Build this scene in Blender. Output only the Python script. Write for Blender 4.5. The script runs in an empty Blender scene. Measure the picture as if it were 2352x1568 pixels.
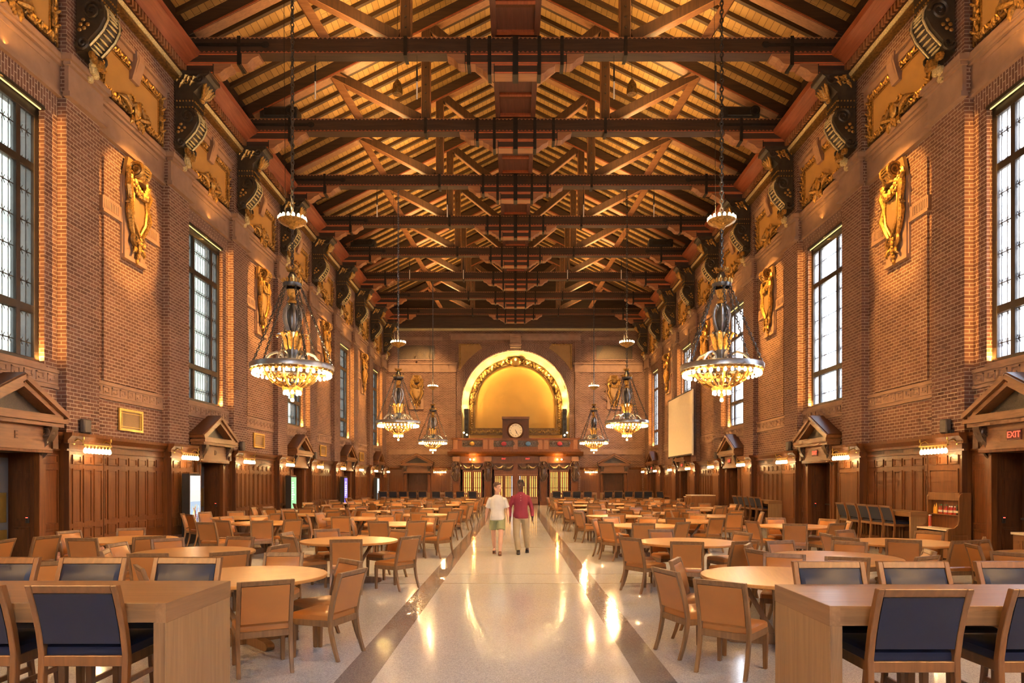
import bpy, bmesh, math, random
from mathutils import Vector, Matrix
R = random.Random(7)
PI = math.pi
scene = bpy.context.scene
COL = scene.collection
rad = math.radians

# ------------------------------------------------------------------ materials
MATS = {}
def nmat(name):
    m = bpy.data.materials.new(name); m.use_nodes = True
    nt = m.node_tree
    b = nt.nodes.get('Principled BSDF')
    MATS[name] = m
    return m, nt, b
def node(nt, kind, **kw):
    n = nt.nodes.new(kind)
    for k, v in kw.items(): setattr(n, k, v)
    return n
def ramp(nt, fac, stops):
    r = node(nt, 'ShaderNodeValToRGB')
    els = r.color_ramp.elements
    while len(els) < len(stops): els.new(0.5)
    for e, (p, c) in zip(els, stops):
        e.position = p; e.color = (*c, 1)
    nt.links.new(fac, r.inputs['Fac'])
    return r.outputs['Color']
def plain(name, col, rough=.5, metal=0., var=.12, scale=6., spec=None, bump=0., coat=0.):
    """a colour with a little noise in it"""
    m, nt, b = nmat(name)
    tc = node(nt, 'ShaderNodeTexCoord')
    nz = node(nt, 'ShaderNodeTexNoise'); nz.inputs['Scale'].default_value = scale; nz.inputs['Detail'].default_value = 3
    nt.links.new(tc.outputs['Object'], nz.inputs['Vector'])
    lo = tuple(c*(1-var) for c in col); hi = tuple(min(1, c*(1+var)) for c in col)
    nt.links.new(ramp(nt, nz.outputs['Fac'], [(.3, lo), (.7, hi)]), b.inputs['Base Color'])
    b.inputs['Roughness'].default_value = rough; b.inputs['Metallic'].default_value = metal
    if spec is not None: b.inputs['Specular IOR Level'].default_value = spec
    if coat: b.inputs['Coat Weight'].default_value = coat; b.inputs['Coat Roughness'].default_value = .15
    if bump:
        bp = node(nt, 'ShaderNodeBump'); bp.inputs['Strength'].default_value = bump; bp.inputs['Distance'].default_value = .02
        nt.links.new(nz.outputs['Fac'], bp.inputs['Height']); nt.links.new(bp.outputs['Normal'], b.inputs['Normal'])
    return m
def wood(name, dark, light, axis='X', scale=1., rough=.4, spec=.5, coat=0.):
    """long grain along AXIS of the object"""
    m, nt, b = nmat(name)
    tc = node(nt, 'ShaderNodeTexCoord')
    mp = node(nt, 'ShaderNodeMapping')
    s = {'X': (1.5, 22, 22), 'Y': (22, 1.5, 22), 'Z': (22, 22, 1.5)}[axis]
    mp.inputs['Scale'].default_value = tuple(v*scale for v in s)
    nt.links.new(tc.outputs['Object'], mp.inputs['Vector'])
    nz = node(nt, 'ShaderNodeTexNoise'); nz.inputs['Scale'].default_value = 1.; nz.inputs['Detail'].default_value = 5; nz.inputs['Roughness'].default_value = .6
    nz.inputs['Distortion'].default_value = .6
    nt.links.new(mp.outputs['Vector'], nz.inputs['Vector'])
    nt.links.new(ramp(nt, nz.outputs['Fac'], [(.3, dark), (.68, light)]), b.inputs['Base Color'])
    b.inputs['Roughness'].default_value = rough; b.inputs['Specular IOR Level'].default_value = spec
    if coat: b.inputs['Coat Weight'].default_value = coat; b.inputs['Coat Roughness'].default_value = .2
    return m
def glow(name, col, strength, sampled=False):
    m, nt, b = nmat(name)
    b.inputs['Base Color'].default_value = (*col, 1)
    b.inputs['Emission Color'].default_value = (*col, 1)
    b.inputs['Emission Strength'].default_value = strength
    if not sampled: m.cycles.emission_sampling = 'NONE'
    return m
def brick(name, c1, c2, mortar, bw=.235, rh=.083, vertical=False, ms=.011):
    m, nt, b = nmat(name)
    g = node(nt, 'ShaderNodeNewGeometry')
    sp = node(nt, 'ShaderNodeSeparateXYZ'); nt.links.new(g.outputs['Position'], sp.inputs[0])
    ad = node(nt, 'ShaderNodeMath', operation='ADD'); nt.links.new(sp.outputs['X'], ad.inputs[0]); nt.links.new(sp.outputs['Y'], ad.inputs[1])
    cb = node(nt, 'ShaderNodeCombineXYZ')
    nt.links.new(ad.outputs[0], cb.inputs['Y' if vertical else 'X']); nt.links.new(sp.outputs['Z'], cb.inputs['X' if vertical else 'Y'])
    t = node(nt, 'ShaderNodeTexBrick')
    t.inputs['Scale'].default_value = 1.; t.inputs['Brick Width'].default_value = bw; t.inputs['Row Height'].default_value = rh
    t.inputs['Mortar Size'].default_value = ms; t.inputs['Mortar Smooth'].default_value = .15; t.inputs['Bias'].default_value = -.1
    t.inputs['Color1'].default_value = (*c1, 1); t.inputs['Color2'].default_value = (*c2, 1); t.inputs['Mortar'].default_value = (*mortar, 1)
    nt.links.new(cb.outputs[0], t.inputs['Vector'])
    nz = node(nt, 'ShaderNodeTexNoise'); nz.inputs['Scale'].default_value = 1.3; nz.inputs['Detail'].default_value = 4
    nt.links.new(g.outputs['Position'], nz.inputs['Vector'])
    mx = node(nt, 'ShaderNodeMix', data_type='RGBA', blend_type='MULTIPLY'); mx.inputs['Factor'].default_value = 1.
    nt.links.new(t.outputs['Color'], mx.inputs[6])
    nt.links.new(ramp(nt, nz.outputs['Fac'], [(.3, (.82, .8, .8)), (.7, (1., 1., 1.))]), mx.inputs[7])
    nt.links.new(mx.outputs[2], b.inputs['Base Color'])
    bp = node(nt, 'ShaderNodeBump'); bp.inputs['Strength'].default_value = .5; bp.inputs['Distance'].default_value = .01; bp.invert = True
    nt.links.new(t.outputs['Fac'], bp.inputs['Height']); nt.links.new(bp.outputs['Normal'], b.inputs['Normal'])
    b.inputs['Roughness'].default_value = .85; b.inputs['Specular IOR Level'].default_value = .2
    return m

brick('brick', (.135, .067, .050), (.215, .111, .083), (.37, .28, .225))
brick('brick_upright', (.125, .065, .053), (.19, .102, .082), (.38, .30, .255), vertical=True)
plain('stone', (.28, .18, .135), .8, var=.12, scale=3, spec=.2)
plain('stone_dark', (.30, .19, .14), .8, var=.12, scale=3, spec=.2)
plain('ochre', (.30, .175, .062), .6, var=.1, scale=2)
plain('gold', (.42, .245, .07), .36, .7, var=.5, scale=22)
plain('gold_pale', (.60, .50, .27), .45, .4, var=.3, scale=25)
plain('gilt_dark', (.19, .105, .03), .45, .5, var=.5, scale=16)
plain('carved_black', (.035, .026, .018), .42, var=.3, scale=8)
plain('carved_brown', (.055, .03, .018), .28, var=.3, scale=8, spec=.7)
wood('panel_oak', (.082, .027, .008), (.155, .054, .015), 'Z', rough=.38, spec=.3)
wood('panel_oak_dark', (.055, .020, .008), (.105, .038, .014), 'Z', rough=.4, spec=.3)
wood('hood_oak', (.15, .062, .024), (.24, .105, .04), 'Y', rough=.4)
wood('beam', (.026, .012, .007), (.058, .027, .014), 'X', scale=.6, rough=.55)
wood('beam_warm', (.24, .105, .048), (.36, .165, .075), 'X', scale=.6, rough=.5)
wood('beam_upright', (.034, .014, .006), (.075, .031, .013), 'Z', scale=.6, rough=.55)
wood('beam_red', (.20, .05, .02), (.33, .095, .04), 'Y', scale=.6, rough=.5)
wood('spine_red', (.065, .022, .014), (.115, .042, .027), 'Y', scale=.6, rough=.5)
wood('rafter', (.04, .02, .009), (.085, .042, .018), 'X', scale=.6, rough=.6)
plain('sawtooth_red', (.50, .13, .045), .6)
plain('iron', (.03, .026, .022), .5, .6, var=.2)
plain('steel', (.32, .31, .31), .35, .9, var=.15)
plain('steel_dark', (.10, .10, .105), .3, .85, var=.2)
plain('bronze_frame', (.035, .028, .024), .4, .4, var=.2)
plain('brass', (.60, .43, .13), .3, .9, var=.1)
plain('door_grey', (.085, .09, .11), .35, var=.06)
plain('black_plastic', (.02, .02, .022), .4, var=.1)
plain('speaker_brown', (.075, .062, .058), .5, var=.1)
plain('vent_mesh', (.20, .125, .055), .5, .5, var=.3, scale=60)
plain('vent_brass', (.55, .34, .07), .35, .6, var=.1)
plain('wire_mesh', (.07, .058, .05), .5, .3, var=.4, scale=70)
plain('screen_fabric', (.80, .71, .58), .9, var=.03)
plain('white_paint', (.78, .76, .72), .5, var=.03)
wood('oak', (.145, .074, .030), (.245, .132, .055), 'Z', rough=.42)
wood('oak_top', (.43, .20, .055), (.55, .28, .085), 'X', scale=.8, rough=.3, coat=.12)
wood('oak_cross', (.16, .08, .030), (.27, .14, .058), 'Y', scale=.9, rough=.36, coat=.15)
wood('oak_long', (.145, .068, .023), (.245, .122, .045), 'X', scale=.9, rough=.36, coat=.15)
wood('oak_panel', (.225, .125, .052), (.315, .183, .080), 'Z', scale=1.2, rough=.4)
wood('oak_orange', (.125, .050, .014), (.21, .085, .025), 'Z', rough=.38)
plain('tan_leather', (.375, .148, .037), .38, var=.06, scale=4, spec=.5)
plain('navy_leather', (.013, .015, .032), .42, var=.12, scale=4, spec=.28)
plain('countertop', (.66, .55, .42), .35, var=.1, scale=30)
plain('marble', (.36, .19, .15), .25, var=.6, scale=22)
plain('cove_plaster', (.56, .41, .17), .8, var=.03)
plain('lunette', (.88, .50, .10), .55, var=.04, scale=1.)
plain('clock_white', (.86, .82, .70), .5, var=.02)
plain('ink', (.02, .018, .015), .6)
glow('bulb', (1., .78, .44), 11.)
glow('bulb_soft', (1., .76, .42), 8.)
glow('exit_red', (1., .07, .04), 1.6)
plain('sign_red', (.10, .018, .012), .4)
glow('lit_slot', (1., .56, .14), .85)
glow('lit_slot_day', (.75, .82, 1.), 1.)
glow('rail_light', (1., .72, .25), 1.3)
glow('red_led', (1., .05, .03), 6.)
plain('skin_light', (.62, .36, .25), .5, var=.05, spec=.35)
plain('skin_dark', (.075, .036, .022), .45, var=.08, spec=.4)
plain('hair_brown', (.075, .035, .018), .6, var=.3, scale=40)
plain('hair_black', (.014, .011, .01), .6, var=.3, scale=40)
plain('white_cotton', (.60, .59, .575), .85, var=.04, scale=9)
plain('green_cotton', (.27, .29, .15), .85, var=.08)
plain('shield_blue', (.05, .14, .35), .5)
plain('khaki', (.40, .31, .18), .85, var=.08)
plain('maroon', (.25, .022, .045), .75, var=.12, scale=7)
plain('brown_leather', (.10, .035, .015), .4, var=.15)
plain('black_leather', (.02, .018, .017), .45, var=.15)
plain('eye_white', (.7, .68, .64), .3, var=.02)
plain('lips', (.36, .14, .11), .45, var=.05)
plain('mustard', (.70, .36, .03), .35, var=.05)
plain('ketchup', (.42, .02, .012), .3, var=.08)
plain('hot_sauce', (.42, .06, .02), .25, var=.1)
plain('cap_green', (.03, .16, .05), .4, var=.05)
plain('cap_yellow', (.75, .45, .04), .4, var=.05)
plain('label_cream', (.72, .62, .45), .6, var=.05)

def terrazzo(name, a, b_, c):
    m, nt, b = nmat(name)
    tc = node(nt, 'ShaderNodeTexCoord')
    v = node(nt, 'ShaderNodeTexVoronoi'); v.inputs['Scale'].default_value = 130.
    nt.links.new(tc.outputs['Object'], v.inputs['Vector'])
    s = node(nt, 'ShaderNodeSeparateColor'); nt.links.new(v.outputs['Color'], s.inputs[0])
    n2 = node(nt, 'ShaderNodeTexNoise'); n2.inputs['Scale'].default_value = .5
    nt.links.new(tc.outputs['Object'], n2.inputs['Vector'])
    mx = node(nt, 'ShaderNodeMix', data_type='RGBA', blend_type='MULTIPLY'); mx.inputs['Factor'].default_value = 1.
    nt.links.new(ramp(nt, s.outputs[0], [(.1, a), (.55, b_), (.95, c)]), mx.inputs[6])
    nt.links.new(ramp(nt, n2.outputs['Fac'], [(.3, (.93, .93, .93)), (.7, (1., 1., 1.))]), mx.inputs[7])
    nt.links.new(mx.outputs[2], b.inputs['Base Color'])
    b.inputs['Roughness'].default_value = .11; b.inputs['Specular IOR Level'].default_value = .5
    return m
terrazzo('terrazzo', (.42, .43, .455), (.54, .555, .585), (.66, .675, .71))
terrazzo('terrazzo_band', (.17, .155, .16), (.235, .215, .22), (.30, .28, .285))
terrazzo('terrazzo_joint', (.25, .23, .22), (.29, .27, .26), (.33, .31, .3))

def planks():
    m, nt, b = nmat('roof_planks')
    tc = node(nt, 'ShaderNodeTexCoord')
    sp = node(nt, 'ShaderNodeSeparateXYZ'); nt.links.new(tc.outputs['Object'], sp.inputs[0])
    cb = node(nt, 'ShaderNodeCombineXYZ'); nt.links.new(sp.outputs['Y'], cb.inputs['X']); nt.links.new(sp.outputs['X'], cb.inputs['Y'])
    t = node(nt, 'ShaderNodeTexBrick'); t.inputs['Scale'].default_value = 1.
    t.inputs['Brick Width'].default_value = 2.2; t.inputs['Row Height'].default_value = .19; t.inputs['Mortar Size'].default_value = .008
    t.inputs['Color1'].default_value = (.36, .195, .055, 1); t.inputs['Color2'].default_value = (.46, .265, .085, 1); t.inputs['Mortar'].default_value = (.13, .065, .022, 1)
    nt.links.new(cb.outputs[0], t.inputs['Vector'])
    nt.links.new(t.outputs['Color'], b.inputs['Base Color'])
    b.inputs['Roughness'].default_value = .6
planks()

def leaded(name, tint, frost):
    """leaded glass: cames in a lattice, the rest lets the daylight through"""
    m, nt, b = nmat(name)
    out = nt.nodes['Material Output']
    g = node(nt, 'ShaderNodeNewGeometry')
    sp = node(nt, 'ShaderNodeSeparateXYZ'); nt.links.new(g.outputs['Position'], sp.inputs[0])
    def M(op, a, bb=None, c=None):
        n = node(nt, 'ShaderNodeMath', operation=op)
        for i, x in enumerate((a, bb, c)):
            if x is None: continue
            if isinstance(x, (int, float)): n.inputs[i].default_value = x
            else: nt.links.new(x, n.inputs[i])
        return n.outputs[0]
    u = M('ADD', sp.outputs['X'], sp.outputs['Y']); v = sp.outputs['Z']
    def lines(x, period, width):      # 1 on a came
        f = M('FRACT', M('DIVIDE', x, period))
        return M('LESS_THAN', M('ABSOLUTE', M('SUBTRACT', f, .5)), width/period/2)
    vert = lines(u, .162, .017)
    hor = lines(v, .62, .018)
    dia1 = lines(M('ADD', M('MULTIPLY', u, 1.9), v), .31, .03)
    dia2 = lines(M('SUBTRACT', M('MULTIPLY', u, 1.9), v), .31, .03)
    band = M('LESS_THAN', M('ABSOLUTE', M('SUBTRACT', M('FRACT', M('DIVIDE', v, .62)), .5)), .13)
    dia = M('MULTIPLY', M('MAXIMUM', dia1, dia2), band)
    lead = M('MAXIMUM', M('MAXIMUM', vert, hor), dia)
    tr = node(nt, 'ShaderNodeBsdfTransparent'); tr.inputs['Color'].default_value = (*tint, 1)
    nz = node(nt, 'ShaderNodeTexNoise'); nz.inputs['Scale'].default_value = 1.1; nz.inputs['Detail'].default_value = 3
    nt.links.new(g.outputs['Position'], nz.inputs['Vector'])
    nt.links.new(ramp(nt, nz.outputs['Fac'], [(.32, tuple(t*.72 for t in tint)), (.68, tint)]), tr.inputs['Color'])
    tl = node(nt, 'ShaderNodeBsdfTranslucent'); tl.inputs['Color'].default_value = (.8, .8, .8, 1)
    mx = node(nt, 'ShaderNodeMixShader'); mx.inputs[0].default_value = frost
    nt.links.new(tr.outputs[0], mx.inputs[1]); nt.links.new(tl.outputs[0], mx.inputs[2])
    gl = node(nt, 'ShaderNodeBsdfGlossy'); gl.inputs['Roughness'].default_value = .08
    m2 = node(nt, 'ShaderNodeMixShader'); m2.inputs[0].default_value = .05
    nt.links.new(mx.outputs[0], m2.inputs[1]); nt.links.new(gl.outputs[0], m2.inputs[2])
    df = node(nt, 'ShaderNodeBsdfDiffuse'); df.inputs['Color'].default_value = (.05, .045, .04, 1)
    m3 = node(nt, 'ShaderNodeMixShader'); nt.links.new(lead, m3.inputs[0])
    nt.links.new(m2.outputs[0], m3.inputs[1]); nt.links.new(df.outputs[0], m3.inputs[2])
    nt.links.new(m3.outputs[0], out.inputs['Surface'])
leaded('leaded_glass_left', (.195, .20, .175), .03)  # tint darkened to dim the daylight on the left side
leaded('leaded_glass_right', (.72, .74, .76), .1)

# ------------------------------------------------------------------ mesh builder
class MB:
    def __init__(s): s.v = []; s.f = []; s.mi = []; s.mats = []
    def _m(s, m):
        if m not in s.mats: s.mats.append(m)
        return s.mats.index(m)
    def add(s, vs, fs, m, M=None):
        o = len(s.v)
        s.v += [(M @ Vector(p)) if M is not None else Vector(p) for p in vs]
        k = s._m(m)
        s.f += [tuple(i+o for i in f) for f in fs]; s.mi += [k]*len(fs)
        return s
    def merge(s, o, M=None):
        off = len(s.v)
        s.v += [(M @ p) if M is not None else p.copy() for p in o.v]
        s.f += [tuple(i+off for i in f) for f in o.f]
        s.mi += [s._m(o.mats[i]) for i in o.mi]
        return s
    def box(s, x0, x1, y0, y1, z0, z1, m, M=None):
        vs = [(x0,y0,z0),(x1,y0,z0),(x1,y1,z0),(x0,y1,z0),(x0,y0,z1),(x1,y0,z1),(x1,y1,z1),(x0,y1,z1)]
        return s.add(vs, [(3,2,1,0),(4,5,6,7),(0,1,5,4),(1,2,6,5),(2,3,7,6),(3,0,4,7)], m, M)
    def hexa(s, a, b, m):                      # two quads a,b (4 points each), lofted
        return s.add(list(a)+list(b), [(3,2,1,0),(4,5,6,7),(0,1,5,4),(1,2,6,5),(2,3,7,6),(3,0,4,7)], m)
    def prism(s, poly, axis, a0, a1, m, M=None):
        f = {'x': lambda u, v, a: (a, u, v), 'y': lambda u, v, a: (u, a, v), 'z': lambda u, v, a: (u, v, a)}[axis]
        n = len(poly)
        vs = [f(u, v, a0) for u, v in poly]+[f(u, v, a1) for u, v in poly]
        fs = [tuple(range(n)), tuple(range(2*n-1, n-1, -1))]+[(i, (i+1) % n, n+(i+1) % n, n+i) for i in range(n)]
        return s.add(vs, fs, m, M)
    def loft(s, rings, m, closed=True, caps=True, M=None):
        n = len(rings[0]); vs = [p for r in rings for p in r]; fs = []
        for k in range(len(rings)-1):
            for i in range(n if closed else n-1):
                j = (i+1) % n
                fs.append((k*n+i, k*n+j, (k+1)*n+j, (k+1)*n+i))
        if caps:
            fs.append(tuple(range(n-1, -1, -1))); fs.append(tuple(range((len(rings)-1)*n, len(rings)*n)))
        return s.add(vs, fs, m, M)
    def tube(s, path, r, n, m, closed=False, M=None, flat=1.):
        path = [Vector(p) for p in path]; N = len(path)
        rs = r if isinstance(r, (list, tuple)) else [r]*N
        rings = []; prev = None
        for i, p in enumerate(path):
            if closed: t = path[(i+1) % N]-path[i-1]
            else: t = path[min(i+1, N-1)]-path[max(i-1, 0)]
            if t.length < 1e-9: t = Vector((0, 0, 1))
            t.normalize()
            if prev is None:
                up = Vector((0, 0, 1)) if abs(t.z) < .9 else Vector((1, 0, 0))
                a = t.cross(up).normalized()
            else:
                a = (prev-t*prev.dot(t))
                a = a.normalized() if a.length > 1e-6 else t.orthogonal().normalized()
            prev = a; b = t.cross(a)
            rings.append([p+(a*math.cos(q)+b*math.sin(q)*flat)*rs[i] for q in (2*PI*k/n for k in range(n))])
        if closed: rings.append(rings[0])
        return s.loft(rings, m, caps=not closed, M=M)
    def lathe(s, prof, n, m, c=(0, 0, 0), M=None, sq=(1, 1)):
        rings = [[(c[0]+r*sq[0]*math.cos(2*PI*k/n), c[1]+r*sq[1]*math.sin(2*PI*k/n), c[2]+z) for k in range(n)] for r, z in prof]
        k = len(s.f)
        s.loft(rings, m, M=M)
        drop = [i for i, r in ((len(s.f)-2, prof[0][0]), (len(s.f)-1, prof[-1][0])) if r > .066]   # open ends stay open
        for i in sorted(drop, reverse=True): del s.f[i]; del s.mi[i]
        return s
    def ball(s, c, r, m, nu=8, nv=6, M=None):
        rx, ry, rz = r if isinstance(r, (tuple, list)) else (r, r, r)
        rings = []
        for j in range(nv+1):
            t = -PI/2+PI*j/nv; t = max(-PI/2+.02, min(PI/2-.02, t))
            rings.append([(c[0]+rx*math.cos(t)*math.cos(2*PI*k/nu), c[1]+ry*math.cos(t)*math.sin(2*PI*k/nu), c[2]+rz*math.sin(t)) for k in range(nu)])
        return s.loft(rings, m, M=M)
    def bar(s, p0, p1, w, h, m, side=(0, 1, 0)):   # rectangular bar; w along SIDE, h across
        p0 = Vector(p0); p1 = Vector(p1); t = (p1-p0).normalized(); sd = Vector(side); sd = (sd-t*sd.dot(t)).normalized(); u = t.cross(sd)
        q = lambda p: [p+sd*a*w/2+u*b*h/2 for a, b in ((-1,-1),(1,-1),(1,1),(-1,1))]
        return s.hexa(q(p0), q(p1), m)
    def spiral(s, c, r0, r1, turns, a0, rt, m, plane='yz', n=5, steps=None, d=1, depth=0):
        steps = steps or int(10*turns)+2; pts = []; rr = []
        for i in range(steps+1):
            t = i/steps; q = a0+d*2*PI*turns*t; r = r0+(r1-r0)*t
            u, v = r*math.cos(q), r*math.sin(q); w = depth*t
            pts.append({'yz': (c[0]+w, c[1]+u, c[2]+v), 'xz': (c[0]+u, c[1]+w, c[2]+v), 'xy': (c[0]+u, c[1]+v, c[2]+w)}[plane]); rr.append(rt*(1-.55*t))
        return s.tube(pts, rr, n, m)
    def mesh(s, name, smooth=True, bevel=0., angle=.7):
        me = bpy.data.meshes.new(name)
        me.from_pydata([tuple(p) for p in s.v], [], s.f)
        for m in s.mats: me.materials.append(MATS[m])
        me.polygons.foreach_set('material_index', s.mi)
        bm = bmesh.new(); bm.from_mesh(me)
        bmesh.ops.recalc_face_normals(bm, faces=bm.faces[:])
        if bevel:
            es = [e for e in bm.edges if len(e.link_faces) == 2 and e.calc_face_angle(0) > .6]
            bmesh.ops.bevel(bm, geom=es, offset=bevel, segments=1, affect='EDGES', clamp_overlap=True)
        bm.to_mesh(me); bm.free()
        if smooth:
            me.polygons.foreach_set('use_smooth', [True]*len(me.polygons))
            me.set_sharp_from_angle(angle=angle)
        me.update()
        return me
    def build(s, name, parent=None, **kw):
        o = bpy.data.objects.new(name, s.mesh(name, **kw)); COL.objects.link(o)
        if parent is not None: o.parent = parent
        return o

def tag(o, label=None, cat=None, group=None, kind=None):
    if label: o['label'] = label
    if cat: o['category'] = cat
    if group: o['group'] = group
    if kind: o['kind'] = kind
    return o
def thing(name, label, cat, loc=(0, 0, 0), rz=0., group=None, kind=None):
    o = bpy.data.objects.new(name, None); o.empty_display_size = .1; COL.objects.link(o)
    o.location = loc; o.rotation_euler = (0, 0, rz)
    return tag(o, label, cat, group, kind)
def dup(root, loc, rz=None, label=None, group=None, scale=None):
    r = root.copy(); COL.objects.link(r); r.location = loc
    if rz is not None: r.rotation_euler = (0, 0, rz)
    if label: r['label'] = label
    if group: r['group'] = group
    if scale: r.scale = scale
    for ch in list(root.children):
        c = ch.copy(); COL.objects.link(c); c.parent = r
        for g in list(ch.children):
            d = g.copy(); COL.objects.link(d); d.parent = c
    return r
def letters(txt, parent, M, size, m, name='lettering', extrude=.006, align='CENTER'):
    cu = bpy.data.curves.new(name, 'FONT'); cu.body = txt; cu.size = size; cu.extrude = extrude
    cu.align_x = align; cu.align_y = 'CENTER'; cu.resolution_u = 3
    cu.materials.append(MATS[m])
    tmp = bpy.data.objects.new(name, cu); me = bpy.data.meshes.new_from_object(tmp); bpy.data.objects.remove(tmp)
    o = bpy.data.objects.new(name, me); COL.objects.link(o); o.parent = parent; o.matrix_local = M
    return o
ORD = ['first', 'second', 'third', 'fourth', 'fifth', 'sixth', 'seventh', 'eighth', 'ninth', 'tenth', 'eleventh', 'twelfth']

# ------------------------------------------------------------------ dimensions (metres; camera at the origin, hall runs along +Y)
CAM_Z = 1.79
F = 1568.
PX0, PY0 = 1184., 1104.
P0, PITCH, PIER = 14.75, 4.375, 1.16       # first pier in view, spacing, width
XW = 9.70                                   # pier face
XB = 9.90                                   # bay face
Y_BACK, Y_END = -8.0, 52.3
K0, K1 = -5, 8                              # pier indices
def py(k): return P0+PITCH*k
Z_TIE0, Z_TIE1 = 14.0, 14.47
# ------------------------------------------------------------------ floor
f = MB(); f.box(-11.5, 11.5, Y_BACK-1, 60., -.2, 0., 'terrazzo')
floor = tag(f.build('floor'), 'pale grey polished terrazzo floor with darker border bands', 'floor', kind='structure')
f = MB()
for x0, x1 in ((-1.61, -1.28), (1.11, 1.435)): f.box(x0, x1, Y_BACK, Y_END-2, -.01, .0015, 'terrazzo_band')
for y in (5.2, 11.9, 13.1, 18.4, 24.6, 30.8, 37., 43.2): f.box(-9.7, 9.7, y, y+.03, -.01, .0012, 'terrazzo_joint')
f.build('floor_border', floor)

# ------------------------------------------------------------------ side walls
def is_window(k): return k % 2 != 0          # bay after pier k
WIN_N = DOOR_N = TRIM_N = 0
def mirror(s): return Matrix.Diagonal((s, 1, 1, 1))
def S(s): return 'left' if s < 0 else 'right'
WZ0, WZ1 = 4.25, 9.6
DOOR_HALF, DOOR_H = .8, 2.36
for s in (-1, 1):
    M = mirror(s); w = MB(); st = MB(); key = MB()
    for k in range(K0, K1+1):
        a, b = py(k), py(k)+PIER
        w.box(XW, 10.5, a, b, 0, 13.4, 'brick', M)
        st.box(9.63, XW+.02, a-.04, b+.04, 10.16, 10.82, 'stone', M)
        st.box(9.50, XW+.02, a-.14, b+.14, 10.82, 10.95, 'stone', M)
        st.box(9.56, XW+.02, a-.08, b+.08, 10.74, 10.82, 'stone_dark', M)
        st.box(9.57, XW+.02, a-.09, b+.09, 10.06, 10.17, 'stone', M)
        e = py(k+1) if k < K1 else Y_END+.4
        if k == K1: w.box(XB, 10.5, b, e, 0, 13.4, 'brick', M); st.box(9.84, XB+.02, b, e, 10.06, 10.95, 'stone', M); continue
        c = (b+e)/2
        # stone string course in the bay
        st.box(9.84, XB+.02, b, e, 10.16, 10.82, 'stone', M)
        st.box(9.72, XB+.02, b, e, 10.82, 10.95, 'stone', M)
        st.box(9.77, XB+.02, b, e, 10.74, 10.82, 'stone_dark', M)
        st.box(9.79, XB+.02, b, e, 10.06, 10.17, 'stone', M)
        st.box(9.82, XB+.02, b+.35, e-.35, 10.60, 10.70, 'stone_dark', M)
        # greek key band under the window or panel
        key.box(9.875, XB+.02, b, e, 3.78, 4.18, 'stone', M)
        key.box(9.85, XB+.02, b, e, 4.10, 4.18, 'stone', M); key.box(9.855, XB+.02, b, e, 3.76, 3.82, 'stone', M)
        n = 9; p = (e-b-.1)/n; zc = 3.96; t = .028
        for i in range(n):
            y = b+.05+p*i
            for (q0, q1, z0, z1) in ((0, p, -.11, -.08), (.04, .07, -.08, .11), (.04, p*.78, .08, .11), (p*.72, p*.78, -.03, .11), (p*.36, p*.78, -.03, 0.)):
                key.box(9.858, 9.88, y+q0, y+q1, zc+z0, zc+z1, 'stone_dark', M)
        # upper brick above the tablets, flush with the piers
        w.box(XW, 10.5, b, e, 12.68, 13.4, 'brick', M)
        st.box(9.72, XB, b+.06, e-.06, 12.42, 12.70, 'stone', M)
        st.box(9.66, XB, b+.06, e-.06, 12.62, 12.70, 'stone', M)
        for y0, y1 in ((b, b+.22), (e-.22, e)): st.box(9.76, XB, y0, y1, 12.2, 12.68, 'stone', M)
        # keystone console above the tablet
        st.prism([(9.62, 12.72), (9.60, 12.5), (9.74, 12.0), (9.9, 12.0), (9.9, 12.72)], 'y', c-.17, c+.17, 'stone', M)
        st.prism([(9.60, 12.66), (9.585, 12.5), (9.72, 12.08), (9.74, 12.1)], 'y', c-.11, c+.11, 'stone_dark', M)
        if is_window(k):
            w0, w1 = c-1.2, c+1.2
            w.box(XB, 10.5, b, w0, 0, 13.0, 'brick', M); w.box(XB, 10.5, w1, e, 0, 13.0, 'brick', M)
            w.box(XB, 10.5, w0, w1, DOOR_H+.4, WZ0, 'brick', M); w.box(XB, 10.5, w0, w1, WZ1, 13.0, 'brick', M)
            w.box(10.5, 10.9, w0, w1, 0, WZ0, 'brick', M)
            w.box(XB, 10.5, w0, c-DOOR_HALF-.12, 0, DOOR_H+.4, 'brick', M); w.box(XB, 10.5, c+DOOR_HALF+.12, w1, 0, DOOR_H+.4, 'brick', M)
            w.box(9.885, XB+.02, b+.02, e-.02, WZ1+.03, 10.07, 'brick_upright', M)
        else:
            w.box(XB, 10.5, b, e, 0, 13.0, 'brick', M)
            f0, f1 = b+.42, e-.42            # slightly raised brick field with shouldered stone bands
            w.box(9.845, XB+.02, f0, f1, 4.2, 8.25, 'brick', M)
            w.box(9.845, XB+.02, f0, f1, 8.62, 9.55, 'brick', M)
            w.box(9.86, XB+.02, f0+.35, f1-.35, 8.2, 8.66, 'brick', M)
            for y0, y1 in ((f0-.1, c-.5), (c+.5, f1+.1)):
                st.box(9.81, XB+.02, y0, y1, 8.27, 8.60, 'stone', M); st.box(9.79, XB+.02, y0, y1, 8.22, 8.28, 'stone_dark', M)
                m_ = int((y1-y0-.1)/.07)
                for i in range(m_): st.box(9.80, 9.82, y0+.06+i*.07, y0+.09+i*.07, 8.33, 8.54, 'stone_dark', M)
    w.box(XB, 10.5, Y_BACK-.3, py(K0), 0, 13.4, 'brick', M)
    wall = tag(w.build('wall_'+S(s), smooth=False), 'brown brick wall of the hall on the '+S(s)+' with tall piers', 'wall', kind='structure')
    TRIM_N += 1; tag(st.build('trim_%d' % TRIM_N, smooth=False), 'brown stone string course and window surrounds along the '+S(s)+' wall', 'string course', kind='structure')
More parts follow.
